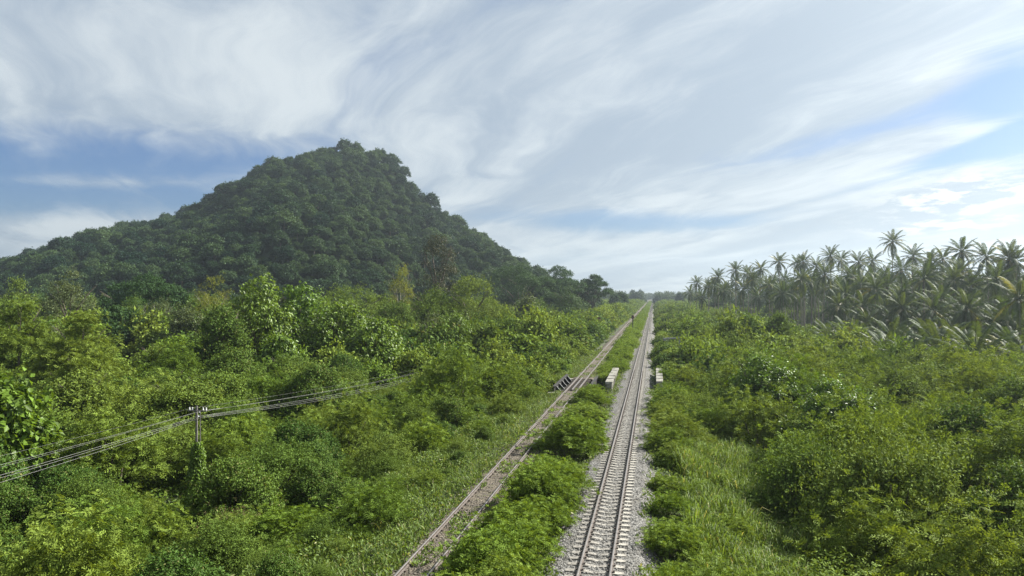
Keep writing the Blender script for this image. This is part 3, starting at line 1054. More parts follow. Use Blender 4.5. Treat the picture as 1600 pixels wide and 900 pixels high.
# shrubs in the strip between the two tracks
for (y, u, k, kz) in ((21.5, -3.4, 0.70, 0.75), (23.4, -2.7, 0.58, 0.9), (25.6, -3.6, 0.66, 0.9), (27.3, -2.9, 0.74, 0.70), (29.8, -3.5, 0.62, 0.85), (31.3, -2.6, 0.60, 0.75), (34.0, -3.1, 0.70, 0.95), (35.8, -2.5, 0.62, 0.9),
                      (38.4, -3.4, 0.60, 0.75), (40.2, -2.6, 0.40, 0.8), (42.5, -3.9, 0.34, 0.8), (46.6, -3.2, 0.84, 0.85), (48.8, -2.7, 0.66, 0.9), (50.2, -3.6, 0.56, 0.8), (55.2, -3.6, 0.42, 0.7), (58.6, -3.3, 0.62, 0.66),
                      (61.5, -3.4, 0.48, 0.75), (66.4, -3.6, 0.64, 0.8), (69.0, -3.5, 0.50, 0.72), (74, -4.0, 0.5, 0.7)):
    s = (y - OY + u * DX) / DY
    x, yy = xy(s, u)
    put_shrub('fresh_shrub', x, yy, -0.6, k, kz, 'strip between the tracks')
s = 60.0
while s < 112:
    for u in ((-3.4,) if s < 70 else (-2.35, -3.9)):
        x, yy = xy(s + random.uniform(-0.6, 0.6), u + random.uniform(-0.3, 0.3))
        put_shrub('fresh_shrub', x, yy, -0.62, random.uniform(0.36, 0.54), random.uniform(0.6, 1.0), 'strip between the tracks', s > 75)
    s += random.uniform(1.8, 2.7)
# small shrubs along the ballast edge right of the right track
for (y, u, k) in ((21, 2.7, 0.48), (23.2, 3.0, 0.56), (25.2, 2.5, 0.36), (28.6, 2.8, 0.5), (30.3, 2.4, 0.34), (33.5, 2.75, 0.44), (38, 2.5, 0.36), (43, 2.7, 0.42), (47, 3.0, 0.66), (50.5, 3.4, 0.74), (55, 3.1, 0.6), (59.5, 3.0, 0.62),
                  (63.5, 3.3, 0.7), (68, 3.2, 0.66), (72, 3.6, 0.6)):
    s = (y - OY + u * DX) / DY
    x, yy = xy(s, u)
    put_shrub('fresh_shrub' if y < 40 else 'feathery_shrub', x, yy, -0.75, k, 0.85, 'ballast edge right of the right track')
for (y, u, k, kd) in ((22.5, 6.2, 0.5, 'feathery_shrub'), (25.5, 5.0, 0.42, 'fresh_shrub'), (29, 7.4, 0.46, 'leafy_shrub'), (32.5, 5.4, 0.40, 'fresh_shrub'), (36.5, 7.8, 0.5, 'vine_shrub'), (41, 5.6, 0.38, 'fresh_shrub'), (46, 7.6, 0.46, 'leafy_shrub')):
    s = (y - OY + u * DX) / DY
    x, yy = xy(s, u)
    put_shrub(kd, x, yy, float(ground_z(x, yy)), k, 1.0, 'tall grass patch')
for (px_, y, k, g_) in ((365, 36, 0.55, 'left thicket'), (150, 52, 0.7, 'left thicket'), (640, 66, 0.5, 'left thicket'), (1290, 43, 0.6, 'right thicket'), (1480, 62, 0.7, 'right thicket'), (1180, 74, 0.6, 'right thicket')):
    x = unproj(px_, y)
    put_shrub('dry_shrub', x, y, float(ground_z(x, y)), k, 1.15, g_)
s = 70.0
while s < 130:
    x, yy = xy(s, 3.6 + random.uniform(-0.3, 0.8))
    put_shrub('feathery_shrub', x, yy, -0.95, random.uniform(0.5, 0.85), random.uniform(0.7, 1), 'ballast edge right of the right track', True)
    s += random.uniform(2.6, 3.8)

# labels: row by row, each counted from the left
LOOKCOUNT = {}
def ordinal(i):
    return ORD[i] if i < len(ORD) else 'next'


for grp in ('left thicket', 'right thicket'):
    rows = {}
    for it in placed_shrubs:
        if it[6] == grp:
            rows.setdefault(int(math.log(max(it[3], 9) / 9) / math.log(1.22)), []).append(it)
    for ri, key in enumerate(sorted(rows)):
        byk = {}
        for it in sorted(rows[key], key=lambda q: q[2] / q[3]):
            byk.setdefault(it[1], []).append(it)
        for kind, its in byk.items():
            for i, it in enumerate(its):
                rowname = 'nearest row' if ri == 0 else ORD[ri] + ' row'
                if i >= 20:
                    lab = f'{LOOK[kind]} toward the right end of the {rowname} of the {grp}'
                else:
                    lab = f'{ordinal(i)} {LOOK[kind]} from the left in the {rowname} of the {grp}'
                tag(it[0], lab, None, 'shrubs of the ' + grp)
for grp, text in (('strip between the tracks', 'between the two tracks'), ('ballast edge right of the right track', 'at the right ballast edge'), ('tall grass patch', 'in the tall grass right of the tracks')):
    its = sorted([q for q in placed_shrubs if q[6] == grp], key=lambda q: q[3])
    byk = {}
    for it in its:
        byk.setdefault(it[1], []).append(it)
    for kind, ks in byk.items():
        for i, it in enumerate(ks):
            if i < 16:
                lab = f'{ordinal(i)} nearest {LOOK[kind]} {text}'
            else:
                lab = f'low distant {LOOK[kind]} {text}'
            tag(it[0], lab, None, 'shrubs ' + text)


# ------------------------------------------------------------------ masses: geometry nodes scatter for what nobody could count
def gn_scatter(name, pts, scl, rotz, var, sources, label, kind='stuff', cat=None):
    me = bpy.data.meshes.new(name)
    n = len(pts)
    me.vertices.add(n)
    me.vertices.foreach_set('co', np.asarray(pts, np.float32).ravel())
    at = me.attributes.new('scl', 'FLOAT_VECTOR', 'POINT')
    at.data.foreach_set('vector', np.asarray(scl, np.float32).ravel())
    rt = np.zeros((n, 3), np.float32)
    rt[:, 2] = rotz
    at = me.attributes.new('rot', 'FLOAT_VECTOR', 'POINT')
    at.data.foreach_set('vector', rt.ravel())
    at = me.attributes.new('var', 'INT', 'POINT')
    at.data.foreach_set('value', np.asarray(var, np.int32))
    for src in sources:
        for mm in src.data.materials:
            if mm.name not in [q.name for q in me.materials]:
                me.materials.append(mm)
    o = link(name, me)
    ng = bpy.data.node_groups.new(name, 'GeometryNodeTree')
    ng.interface.new_socket('Geometry', in_out='INPUT', socket_type='NodeSocketGeometry')
    ng.interface.new_socket('Geometry', in_out='OUTPUT', socket_type='NodeSocketGeometry')
    gi = ng.nodes.new('NodeGroupInput')
    go = ng.nodes.new('NodeGroupOutput')
    jn = ng.nodes.new('GeometryNodeJoinGeometry')

    def attr(nm, typ):
        q = ng.nodes.new('GeometryNodeInputNamedAttribute')
        q.data_type = typ
        q.inputs[0].default_value = nm
        return q.outputs[0]
    sa, ra, va = attr('scl', 'FLOAT_VECTOR'), attr('rot', 'FLOAT_VECTOR'), attr('var', 'INT')
    for i, src in enumerate(sources):
        oi = ng.nodes.new('GeometryNodeObjectInfo')
        oi.transform_space = 'ORIGINAL'
        oi.inputs['Object'].default_value = src
        cmp_ = ng.nodes.new('FunctionNodeCompare')
        cmp_.data_type = 'INT'
        cmp_.operation = 'EQUAL'
        ng.links.new(va, cmp_.inputs[2])
        cmp_.inputs[3].default_value = i
        ip = ng.nodes.new('GeometryNodeInstanceOnPoints')
        ng.links.new(gi.outputs[0], ip.inputs['Points'])
        ng.links.new(cmp_.outputs[0], ip.inputs['Selection'])
        ng.links.new(oi.outputs['Geometry'], ip.inputs['Instance'])
        ng.links.new(ra, ip.inputs['Rotation'])
        ng.links.new(sa, ip.inputs['Scale'])
        ng.links.new(ip.outputs[0], jn.inputs[0])
    ng.links.new(jn.outputs[0], go.inputs[0])
    md = o.modifiers.new('scatter', 'NODES')
    md.node_group = ng
    tag(o, label, cat, None, kind)
    return o


allfar = [(x, y, gz, k) for (x, y, gz, k, H) in far_pts] + rest
strip_far = []
s = 112.0
while s < 1000:                                                   # the verges go on towards the horizon
    for u in (-2.4, -3.8, 3.9, -9.6):
        if (u == 3.9 and s < 130) or (u == -9.6 and s < 236):
            continue
        x, yy = xy(s + random.uniform(-1, 1), u + random.uniform(-0.5, 0.5))
        strip_far.append((x, yy, -0.7 if u > -9 and u < 4 else -1.2, random.uniform(0.4, 0.6)))
    s += 2.2 + max(s - 236, 0) * 0.01
fresh_src = [it[0].children[0] if it[0].children[0].name.startswith('foliage') else it[0].children[1] for it in placed_shrubs if it[1] == 'fresh_shrub' and it[3] > 100][:1]
S_f = np.array(strip_far)
n = len(S_f)
gn_scatter('verge_scrub', S_f[:, :3], np.stack([S_f[:, 3]] * 2 + [S_f[:, 3] * 0.8], -1), rng.uniform(0, 6.28, n), np.zeros(n, int), fresh_src, 'bright low scrub lining the far tracks up to the horizon', cat='scrub')
n = len(allfar)
A_ = np.array(allfar)
kz = A_[:, 3] * rng.uniform(0.85, 1.1, n)
gn_scatter('scrub', A_[:, :3] - np.array([0, 0, 0.1]), np.stack([A_[:, 3] * 1.08, A_[:, 3] * 1.08, kz], -1), rng.uniform(0, 6.28, n), rng.integers(0, len(gn_src), n), gn_src,
           'sea of green scrub stretching away to the horizon', cat='scrub')


# undergrowth: creepers and weeds that fill the ground between the shrubs
def cover_patch(seed, n, size, hgt, L, W, mat, name):
    r = np.random.default_rng(seed)
    P = np.stack([r.uniform(-size / 2, size / 2, n), r.uniform(-size / 2, size / 2, n), hgt * r.random(n) ** 1.5], -1)
    P[:, 2] *= 0.6 + 0.4 * np.sin(P[:, 0] * 1.7 + seed) * np.cos(P[:, 1] * 1.3)
    d = unit(rdirs(r, n) * 1.0 + np.array([0, 0, 0.35]))
    nr = unit(np.array([0, 0, 1.0]) + rdirs(r, n) * 0.8)
    return P, d, nr, L * r.uniform(0.6, 1.3, n), W * r.uniform(0.7, 1.2, n)


def cover_z(x, y):
    """Height of whatever lies on top there: ground or ballast shoulder."""
    s, u = su(x, y)
    b1 = np.interp(np.abs(u), [1.45, 1.85, 2.4], [-0.175, -0.37, -0.66])
    b2 = np.interp(np.abs(u - LEFT_U), [0.95, 1.35, 1.9], [-0.165, -0.34, -0.62])
    return np.maximum(ground_z(x, y), np.maximum(b1, b2))


# creeper on the bank left of the left track
r = np.random.default_rng(4)
n = 120000
ss_ = -9 + 115 * r.random(n) ** 1.7
rag = 0.28 * np.sin(ss_ * 1.7) + 0.22 * np.sin(ss_ * 0.61 + 2) + 0.15 * np.sin(ss_ * 4.1)
q_ = r.random(n)
uu_ = LEFT_U - 0.72 + 0.25 * rag - 5.4 * r.random(n)
uu_ = np.where(q_ < 0.36, -1.45 + 0.8 * rag - 0.1 - (3.8 + 0.9 * rag) * r.random(n), uu_)
uu_ = np.where(q_ < 0.10, 1.60 - 0.7 * rag + 2.2 * r.random(n), uu_)
inb = r.random(n) < 0.075                                        # tufts between the rails of the old track
uu_ = np.where(inb, LEFT_U + r.uniform(-0.5, 0.5, n), uu_)
ok = ~((np.abs(ss_ - 54.6) < 6.5) & (uu_ < -3.5))
ok &= ~(inb & (np.sin(ss_ * 0.9) * np.cos(ss_ * 0.37 + uu_ * 2) < 0.25))
ss_, uu_ = ss_[ok], uu_[ok]
n = len(ss_)
X, Y = xy(ss_, uu_)
hump = 0.16 + 0.34 * np.clip(np.sin(ss_ * 0.9 + uu_ * 1.3) * np.cos(uu_ * 1.1 - ss_ * 0.37) + 0.4, 0, 1)
hump = hump * np.clip((np.minimum(np.abs(uu_ - LEFT_U), np.abs(uu_) - 0.7) - 0.5) / 1.6, 0.22, 1)
P = np.stack([X, Y, cover_z(X, Y) + hump * r.random(n) ** 0.7], -1)
tag(link('creeper', leaves('creeper', P, unit(rdirs(r, n) + np.array([0, 0, 0.4])), unit(np.array([0, 0, 1.0]) + rdirs(r, n) * 0.8), 0.15 * r.uniform(0.6, 1.4, n), 0.085 * r.uniform(0.7, 1.2, n), M['creeper'])),
    'creeping weeds over the bank beside the left track and the verges', 'weeds', None, 'stuff')


def blades(name, X, Y, Z, h, wd, mat, seed, lean=0.45):
    r = np.random.default_rng(seed)
    n = len(X)
    t = r.uniform(0, 2 * PI, n)
    b = np.stack([X, Y, Z], -1)
    sd = np.stack([np.cos(t), np.sin(t), np.zeros(n)], -1)
    ln = rdirs(r, n, -0.1)
    ln[:, 2] = 0
    k = (lean * r.uniform(0.3, 1.3, n) * h)[:, None]
    up = np.array([0, 0, 1.0])
    m1 = b + up * (h * 0.55)[:, None] + ln * k * 0.25
    m2 = b + up * (h * 0.92)[:, None] + ln * k * 0.75
    tip = b + up * (h * r.uniform(0.78, 0.98, n))[:, None] + ln * k * 1.35
    wv = (wd * r.uniform(0.7, 1.3, n))[:, None] * 0.5
    V = np.stack([b - sd * wv * 0.6, b + sd * wv * 0.6, m1 + sd * wv, m1 - sd * wv, m2 + sd * wv * 0.7, m2 - sd * wv * 0.7, tip + sd * wv * 0.1, tip - sd * wv * 0.1], 1).reshape(-1, 3)
    q = (np.arange(n) * 8)[:, None]
    F = np.concatenate([q + np.array([[0, 1, 2, 3]]), q + np.array([[3, 2, 4, 5]]), q + np.array([[5, 4, 6, 7]])], 0)
    return np_mesh(name, V, F, mat)


# tall bright grass right of the right track
n = 34000
tu = r.uniform(3.4, 10.2, n)
tsv = -6 + 41 * r.random(n) ** 1.15
edge = np.interp(tsv, [-6, 5, 15, 25, 36], [6.5, 8.2, 9.5, 9.8, 7.0]) + 0.8 * np.sin(tsv * 0.7)
ok = (tu < edge) & (tu > 3.4 + 0.6 * np.sin(tsv * 0.9))
ok &= (np.sin(tsv * 0.8 + 1) * np.cos(tu * 1.1 + tsv * 0.2) > -0.55) | (r.random(n) < 0.35)
tu, tsv = tu[ok], tsv[ok]
X, Y = xy(tsv, tu)
X = X + 0.12 * np.sin(Y * 9)
hh = (0.62 + 0.55 * np.clip(np.sin(X * 1.1) * np.cos(Y * 0.8) + 0.35, 0, 1)) * r.uniform(0.7, 1.15, len(X)) + np.clip((tu - 4) * 0.14, 0, 0.7)
tag(link('tall_grass', blades('tall_grass', X, Y, ground_z(X, Y) + 0.0, hh + 0.25, np.full(len(X), 0.036), M['grass'], 8)),
    'tall bright yellow-green grass right of the right track', 'grass', None, 'stuff')
# short tufts on the left bank
n = 12000
tsv = -9 + 90 * r.random(n) ** 1.4
tu = LEFT_U - 0.9 - 4.8 * r.random(n)
ok = (np.abs(tsv - 54.6) > 6.5) & (np.sin(tsv * 0.55) * np.cos(tu * 0.9) > -0.25)
tsv, tu = tsv[ok], tu[ok]
X, Y = xy(tsv, tu)
tag(link('bank_grass', blades('bank_grass', X, Y, cover_z(X, Y), r.uniform(0.25, 0.6, len(X)), np.full(len(X), 0.03), M['creeper'], 9, 0.8)),
    'short pale grass on the bank left of the left track', 'grass', None, 'stuff')

# undergrowth across the plain
patches = []
for i in range(2):
    P, d, nr, L, W = cover_patch(20 + i, 2600, 7.0, 0.6, 0.22, 0.13, None, None)
    patches.append((P, d, nr, L, W))
pu = link('undergrowth', leaves('undergrowth', *patches[0], M['vine']))
pu.location = (unproj(420, 40), 40, -3.0)
tag(pu, 'low dark undergrowth between the shrubs, near left', 'undergrowth', None, 'stuff')
pu2 = link('undergrowth', leaves('undergrowth', *patches[1], M['leafy']))
pu2.location = (unproj(1380, 44), 44, -3.0)
tag(pu2, 'low green undergrowth between the shrubs, near right', 'undergrowth', None, 'stuff')
ug = []
y = 12.0
while y < 330:
    x = -0.75 * y - 3
    while x < 0.75 * y + 3:
        s, u = su(x, y)
        if (u < -12 or u > 8) and not (abs(x - bm_x) < 9 and abs(y - bm_y) < 9) and not (abs(x - cx) < 12 and abs(y - cy) < 10) and not (y > 260 and x < 60 and hill_z(x, y) > -2.5):
            ug.append((x + random.uniform(-1, 1), y + random.uniform(-1, 1), float(ground_z(x, y)) - 0.05))
        x += 5.6
    y += 5.6
n = len(ug)
gn_scatter('undergrowth', ug, np.stack([np.full(n, 1.0)] * 2 + [rng.uniform(0.7, 1.4, n)], -1), rng.uniform(0, 6.28, n), rng.integers(0, 2, n), [pu, pu2],
           'low undergrowth filling the gaps between the shrubs', cat='undergrowth')


# ------------------------------------------------------------------ hill forest
HR, HH = 5.0, 8.5
hill_protos = []
for i in range(7):
    cr = leafy('crown', 200 + i, M['hill'], Rr=HR, H=HH, n=4600, nl=14 + i % 3 * 6, L=0.54, W=0.38, clump=6, spread=0.70, zlo=0.42, zhi=0.80, rl=(0.22, 0.38), flat=0.85, poke=0.7, csize=0.40, zmin=-0.2, droop=0.1)
    hill_protos.append((cr, trunk('trunk', 200 + i, HH, HR, 0.22)))
hp = []
gridd = {}
for _ in range(60000):
    x = random.uniform(-560, 112)
    y = random.uniform(255, 640)
    if abs(x) > 0.74 * y:
        continue
    z = float(hill_z(x, y))
    if z < -2.0:
        continue
    yr = float(np.interp(x, rx, ry))
    if y > yr + 25:
        continue
    k = random.choice((0.45, 0.55, 0.65, 0.75, 0.85, 0.95, 1.0, 1.1, 1.3)) * random.uniform(0.9, 1.1)
    rad = HR * k
    ix, iy = int(x // 9), int(y // 9)
    if any((qx_ - x) ** 2 + (qy_ - y) ** 2 < (0.57 * (qr + rad)) ** 2 for a_ in (ix - 1, ix, ix + 1) for b_ in (iy - 1, iy, iy + 1) for qx_, qy_, qr in gridd.get((a_, b_), ())):
        continue
    gridd.setdefault((ix, iy), []).append((x, y, rad))
    hp.append((x, y, z + random.uniform(-1.4, 1.0), k, y > yr - 12))
# the 300 that show largest stand alone
hp.sort(key=lambda q: -(q[3] / q[1]) * (1.12 if q[4] else 1.0) * (0.72 if q[1] < 330 else 1.0))
hill_src = []


def hill_label(x, y, z, sky_, k):
    px, py = proj(x, y, z + 5)
    side = 'far left flank' if px < 110 else 'left flank' if px < 250 else 'left side' if px < 400 else 'centre' if px < 520 else 'part under the summit' if px < 640 else 'right side' if px < 760 else 'right flank'
    if sky_:
        if 480 < px < 640:
            return 'dark round tree on the skyline of the hill\'s summit'
        return f'dark round tree on the skyline of the hill\'s {"left shoulder" if px < 300 else "upper left ridge" if px < 480 else "right ridge"}'
    lev = 'top' if py < 270 else 'upper' if py < 310 else 'middle' if py < 350 else 'lower' if py < 390 else 'bottom'
    return f'{"big" if k > 1.0 else "small"} round dark green tree on the {side} of the hill, {lev} tier'


hill_items = []
for i, (x, y, z, k, sky_) in enumerate(hp[:300]):
    cr, tr = hill_protos[i % 7]
    root = link('hill_tree', None, None, (x, y, z - 0.3), (0, 0, random.uniform(0, 6.28)), (k, k, k * random.uniform(0.85, 1.2)))
    tag(root, hill_label(x, y, z, sky_, k), 'tree', 'trees of the forested hill')
    c_ = link('crown', cr, root)
    link('trunk', tr, root)
    if i < 7:
        hill_src.append(c_)
    hill_items.append((root, x, y, z, sky_))
# skyline trees are told apart by their order along the ridge
for nm, lo, hi in (('left shoulder', -9999, 300), ('upper left ridge', 300, 480), ('summit', 480, 640), ('right ridge', 640, 9999)):
    its = sorted([q for q in hill_items if q[4] and lo <= proj(*q[1:4])[0] < hi], key=lambda q: q[1] / q[2])
    for i, q in enumerate(its[:20]):
        q[0]['label'] = f'dark round tree on the hill\'s skyline, {ORD[i]} from the left along the {nm}'
rest_h = hp[300:]
n = len(rest_h)
Ah = np.array([q[:4] for q in rest_h])
gn_scatter('hillside_forest', Ah[:, :3] - np.array([0, 0, 0.3]), np.stack([Ah[:, 3], Ah[:, 3], Ah[:, 3] * rng.uniform(0.85, 1.25, n)], -1), rng.uniform(0, 6.28, n), rng.integers(0, 7, n), hill_src,
           'dense dark green forest covering the hill', cat='forest')


# ------------------------------------------------------------------ single trees of the middle distance
def tree(name, lab, px, ptop, y, wpx, mat, style, seed, grp='trees at the foot of the hill', base=-3.0, x=None):
    """A tree given by where its top stands against the hill and how wide it looks."""
    X = unproj(px, y)
    top = zof(ptop, y)
    Rr = wpx / 2 / FPX * y
    H = top - base
    if style == 'round':
        fo = leafy('crown', seed, M[mat], Rr=Rr, H=H, n=16000, nl=36, L=0.30, W=0.16, clump=7, spread=0.80, zlo=0.34, zhi=0.86, rl=(0.14, 0.26), flat=0.8, poke=0.9, csize=0.35)
        tr = trunk('trunk', seed, H, Rr, 0.2 + H * 0.012)
    elif style == 'umbrella':
        fo = leafy('crown', seed, M[mat], Rr=Rr, H=H, n=30000, nl=46, L=0.42, W=0.22, clump=7, spread=0.86, zlo=0.58, zhi=0.93, rl=(0.13, 0.23), flat=0.6, poke=0.5, csize=0.45, zmin=-0.15)
        tr = trunk('trunk', seed, H, Rr, 0.4, nl=9, fork=0.38, reach=0.85, top=0.82)
    elif style == 'teak':
        fo = leafy('crown', seed, M[mat], Rr=Rr, H=H, n=9000, nl=34, L=0.46, W=0.29, clump=6, droop=0.9, spread=0.80, zlo=0.30, zhi=0.84, rl=(0.20, 0.32), poke=0.8, csize=0.40, zmin=-0.8)
        tr = trunk('trunk', seed, H, Rr, 0.18, nl=7)
    elif style == 'airy':
        fo = leafy('crown', seed, M[mat], Rr=Rr, H=H, n=9000, nl=24, L=0.22, W=0.10, clump=8, spread=0.78, zlo=0.42, zhi=0.88, rl=(0.14, 0.24), poke=1.0, csize=0.32, zmin=-0.8)
        tr = trunk('trunk', seed, H, Rr, 0.16, mat='palebark', nl=9, fork=0.4)
    elif style == 'feather':
        fo = feathery('crown', seed, M[mat], Rr=Rr, H=H, tips=int(70 * Rr * Rr + 300), per=5, pairs=3, nl=20, Lr=0.55, leafL=0.24, leafW=0.09)
        tr = trunk('trunk', seed, H, Rr, 0.15)
    root = thing(name, lab, 'tree', (X, y, base), group=grp)
    link('crown', fo, root)
    link('trunk', tr, root)
    return root


tree('grey_green_tree', 'tall rounded grey-green tree at far left before the hill', 108, 424, 135, 104, 'grey', 'round', 301)
tree('rain_tree', 'wide flat-topped dark rain tree spreading before the hill at left', 232, 444, 172, 168, 'umbrella', 'umbrella', 302)
tree('rain_tree', 'smaller dark layered tree right of the grey-green tree over leaning trunks', 186, 487, 132, 92, 'umbrella', 'umbrella', 303)
tree('slender_tree', 'slender light green tree with pale trunk before the rain tree', 208, 460, 138, 58, 'leafy', 'airy', 304)
tree('olive_tree', 'rounded olive-brown tree beside the pale utility pole', 252, 464, 150, 60, 'grey', 'airy', 305)
tree('golden_tree', 'bright yellow-green tree behind the vine-covered tree at left', 336, 433, 145, 84, 'gold', 'airy', 306)
tree('broadleaf_tree', 'tall dark broad-leaved tree hung with vines left of centre', 400, 440, 98, 135, 'broad', 'teak', 307)
tree('broadleaf_tree', 'bright broad-leaved tree with drooping leaves above the wires', 466, 438, 104, 125, 'broad', 'teak', 308)
tree('broadleaf_tree', 'smaller bright broad-leaved tree stepping down to the right', 526, 466, 100, 115, 'broad', 'teak', 309)
tree('broadleaf_tree', 'low broad-leaved tree at the right end of the bright row', 585, 500, 96, 100, 'broad', 'teak', 310)
tree('broadleaf_tree', 'slim column of drooping broad leaves in front of the bright row', 438, 525, 88, 70, 'broad', 'teak', 311)
tree('vine_tree', 'dark rounded vine-smothered tree at the left of the bright row', 350, 466, 92, 90, 'vine', 'round', 312)
tree('olive_tree', 'dull green tree with brownish tips behind the bright row', 545, 445, 150, 150, 'leafy', 'round', 313)
tree('golden_tree', 'pale yellow-green feathery tree left of the tall brown tree', 626, 408, 168, 54, 'gold', 'airy', 314)
tree('brown_tree', 'tall dark brownish tree standing out against the hill', 684, 360, 178, 84, 'brown', 'round', 315)
tree('vine_tree', 'big vine-covered tree right of the brown tree', 735, 433, 150, 120, 'leafy', 'round', 316)
tree('vine_tree', 'vine-covered tree under the brown tree', 676, 448, 146, 95, 'leafy', 'round', 317)
tree('vine_tree', 'dark rounded tree left of the vine-covered tree, below the brown tree', 622, 466, 140, 100, 'vine', 'round', 318)
tree('rain_tree', 'broad dark rain tree at the right foot of the hill, leftmost of three', 812, 419, 285, 130, 'umbrella', 'umbrella', 319)
tree('rain_tree', 'broad dark rain tree at the right foot of the hill, middle of three', 872, 424, 300, 110, 'umbrella', 'umbrella', 320)
tree('rain_tree', 'broad dark rain tree at the right foot of the hill, beside the railway', 926, 433, 310, 64, 'umbrella', 'umbrella', 321)
tree('round_tree', 'rounded mid green tree before the rain trees at the hill\'s right foot', 886, 446, 235, 62, 'hill', 'round', 322)
tree('round_tree', 'dull green rounded tree at the hill\'s foot above the bridge', 842, 470, 215, 58, 'vine', 'round', 323)
tree('vine_tree', 'pale leaved vine-draped tree left of the reddish signal', 868, 486, 190, 44, 'leafy', 'round', 324)
tree('feathery_tree', 'large feathery green tree at the left edge below the grey-green tree', 30, 450, 84, 120, 'feather', 'feather', 325, 'feathery trees at left')
tree('feathery_tree', 'feathery dull green tree right of the one at the left edge', 128, 486, 80, 130, 'feather', 'feather', 326, 'feathery trees at left')
tree('feathery_tree', 'feathery tree left of the dirt track gap', 136, 536, 70, 100, 'feather', 'feather', 327, 'feathery trees at left')
tree('vine_tree', 'pale large-leaved vine-covered tree cut by the left edge above the wires', 10, 596, 44, 118, 'broad', 'teak', 328)
tree('leafy_tree', 'mid green tree at the left end of the row below the hill', 28, 440, 150, 80, 'leafy', 'round', 329)
tree('leafy_tree', 'dark leafy tree filling the middle below the brown tree', 590, 455, 155, 70, 'leafy', 'round', 330)
tree('leafy_tree', 'leafy tree right of the vine-covered trees at the hill\'s foot', 780, 470, 160, 70, 'leafy', 'round', 331)
tree('leafy_tree', 'dark leafy tree right of the right track before the palms', 1165, 492, 120, 62, 'vine', 'round', 332)
tree('leafy_tree', 'dense green tree in front of the palm trunks', 1215, 490, 118, 54, 'leafy', 'round', 333)

# more trees between the scrub and the hill
mid_protos = [(leafy('crown', 340 + i, M[mt], Rr=4.0, H=9.0, n=14000, nl=36, L=0.30, W=0.17, clump=7, spread=0.84, zlo=0.30, zhi=0.84, rl=(0.15, 0.28), flat=0.75, poke=0.8, csize=0.36, zmin=-0.25, thick=0.45),
               trunk('trunk', 340 + i, 9.0, 4.0, 0.2)) for i, mt in enumerate(('leafy', 'vine', 'broad', 'leafy', 'hill', 'grey'))]
MIDLOOK = ['leafy green', 'dark vine-hung', 'bright broad-leaved', 'bushy mid green', 'dark dense', 'dull grey-green']
mids = []
for _ in range(3000):
    if len(mids) >= 95:
        break
    y = random.uniform(112, 290)
    x = random.uniform(-0.72 * y, 0.10 * y)
    s, u = su(x, y)
    if u > -16 - (y - 112) * 0.05 or hill_z(x, y) > 4 or (178 < 800 + FPX * x / y < 262 and y < 165) or any((x - a_) ** 2 + (y - b_) ** 2 < 6.5 ** 2 for a_, b_, *_r in mids):
        continue
    py_lim = np.interp(800 + FPX * x / y, [0, 300, 420, 600, 760, 960], [455, 455, 455, 452, 462, 476])
    H = min(random.uniform(7.5, 13), zof(py_lim + random.uniform(-6, 12), y) + 3)
    mids.append((x, y, H, random.randrange(6)))
extra = []
for _ in range(4000):
    if len(extra) >= 62:
        break
    y = random.uniform(50, 210)
    right = random.random() < 0.55
    x = random.uniform(0.19 * y, 0.7 * y) if right else random.uniform(-0.7 * y, -0.2 * y)
    s, u = su(x, y)
    if (right and (u < 9 or x > 60 or (y > 84 and x > 48))) or (not right and (u > -31 or y > 112 or abs(x - bm_x) < 11)):
        continue
    if any((x - a_) ** 2 + (y - b_) ** 2 < 7.0 ** 2 for a_, b_, *_r in extra):
        continue
    extra.append((x, y, random.uniform(5.2, 7.4) if right else random.uniform(4.5, 6.8), random.choice((0, 3, 0, 3, 2))))
extra.sort(key=lambda q: q[0] / q[1])
ec = {}
for (x, y, H, v) in extra:
    side = 'right thicket' if x > 0 else 'left thicket'
    half = 'far' if y > 105 else 'near'
    c_ = ec[(v, side, half)] = ec.get((v, side, half), -1) + 1
    k = H / 9
    root = thing('low_tree', f'{ordinal(c_)} {MIDLOOK[v]} low tree from the left in the {half} {side}', 'tree', (x, y, -3), (0, 0, random.uniform(0, 6.28)), (k * random.uniform(1.0, 1.3),) * 2 + (k,), 'low trees standing in the thickets')
    link('crown', mid_protos[v][0], root)
    link('trunk', mid_protos[v][1], root)
mids.sort(key=lambda q: q[0] / q[1])
mc = {}
for (x, y, H, v) in mids:
    half = 'rear' if y > 190 else 'front'
    c_ = mc[(v, half)] = mc.get((v, half), -1) + 1
    root = thing('thicket_tree', f'{ordinal(c_)} {MIDLOOK[v]} tree from the left, {half} part of the wood below the hill', 'tree', (x, y, -3), (0, 0, random.uniform(0, 6.28)), (H / 9 * random.uniform(0.8, 1.1),) * 2 + (H / 9,), 'trees of the wood below the hill')
    link('crown', mid_protos[v][0], root)
    link('trunk', mid_protos[v][1], root)

# vine clump that has climbed the near telegraph pole
r = np.random.default_rng(61)
n = 5200
zz_ = r.random(n) ** 1.2
hp_ = zof(690, 45) + 3.0
wd = 0.14 + 0.62 * (1 - zz_) ** 0.8 * (0.75 + 0.25 * np.sin(zz_ * 17))
t = r.uniform(0, 2 * PI, n)
P = np.stack([np.cos(t) * wd + 0.12, np.sin(t) * wd, zz_ * hp_], -1) + rdirs(r, n) * 0.07
d = unit(np.stack([np.cos(t), np.sin(t), -0.8 + 0 * t], -1) + rdirs(r, n) * 0.6)
vc = thing('climbing_vine', 'bright vine column climbing the near telegraph pole', 'vine', (P1[0] + 0.05, P1[1] - 0.25, -3.0))
link('foliage', leaves('foliage', P, d, unit(np.stack([np.cos(t), np.sin(t), 0.5 + 0 * t], -1) + rdirs(r, n) * 0.5), 0.15 * r.uniform(0.7, 1.3, n), 0.12, M['broad']), vc)
mb = MB()
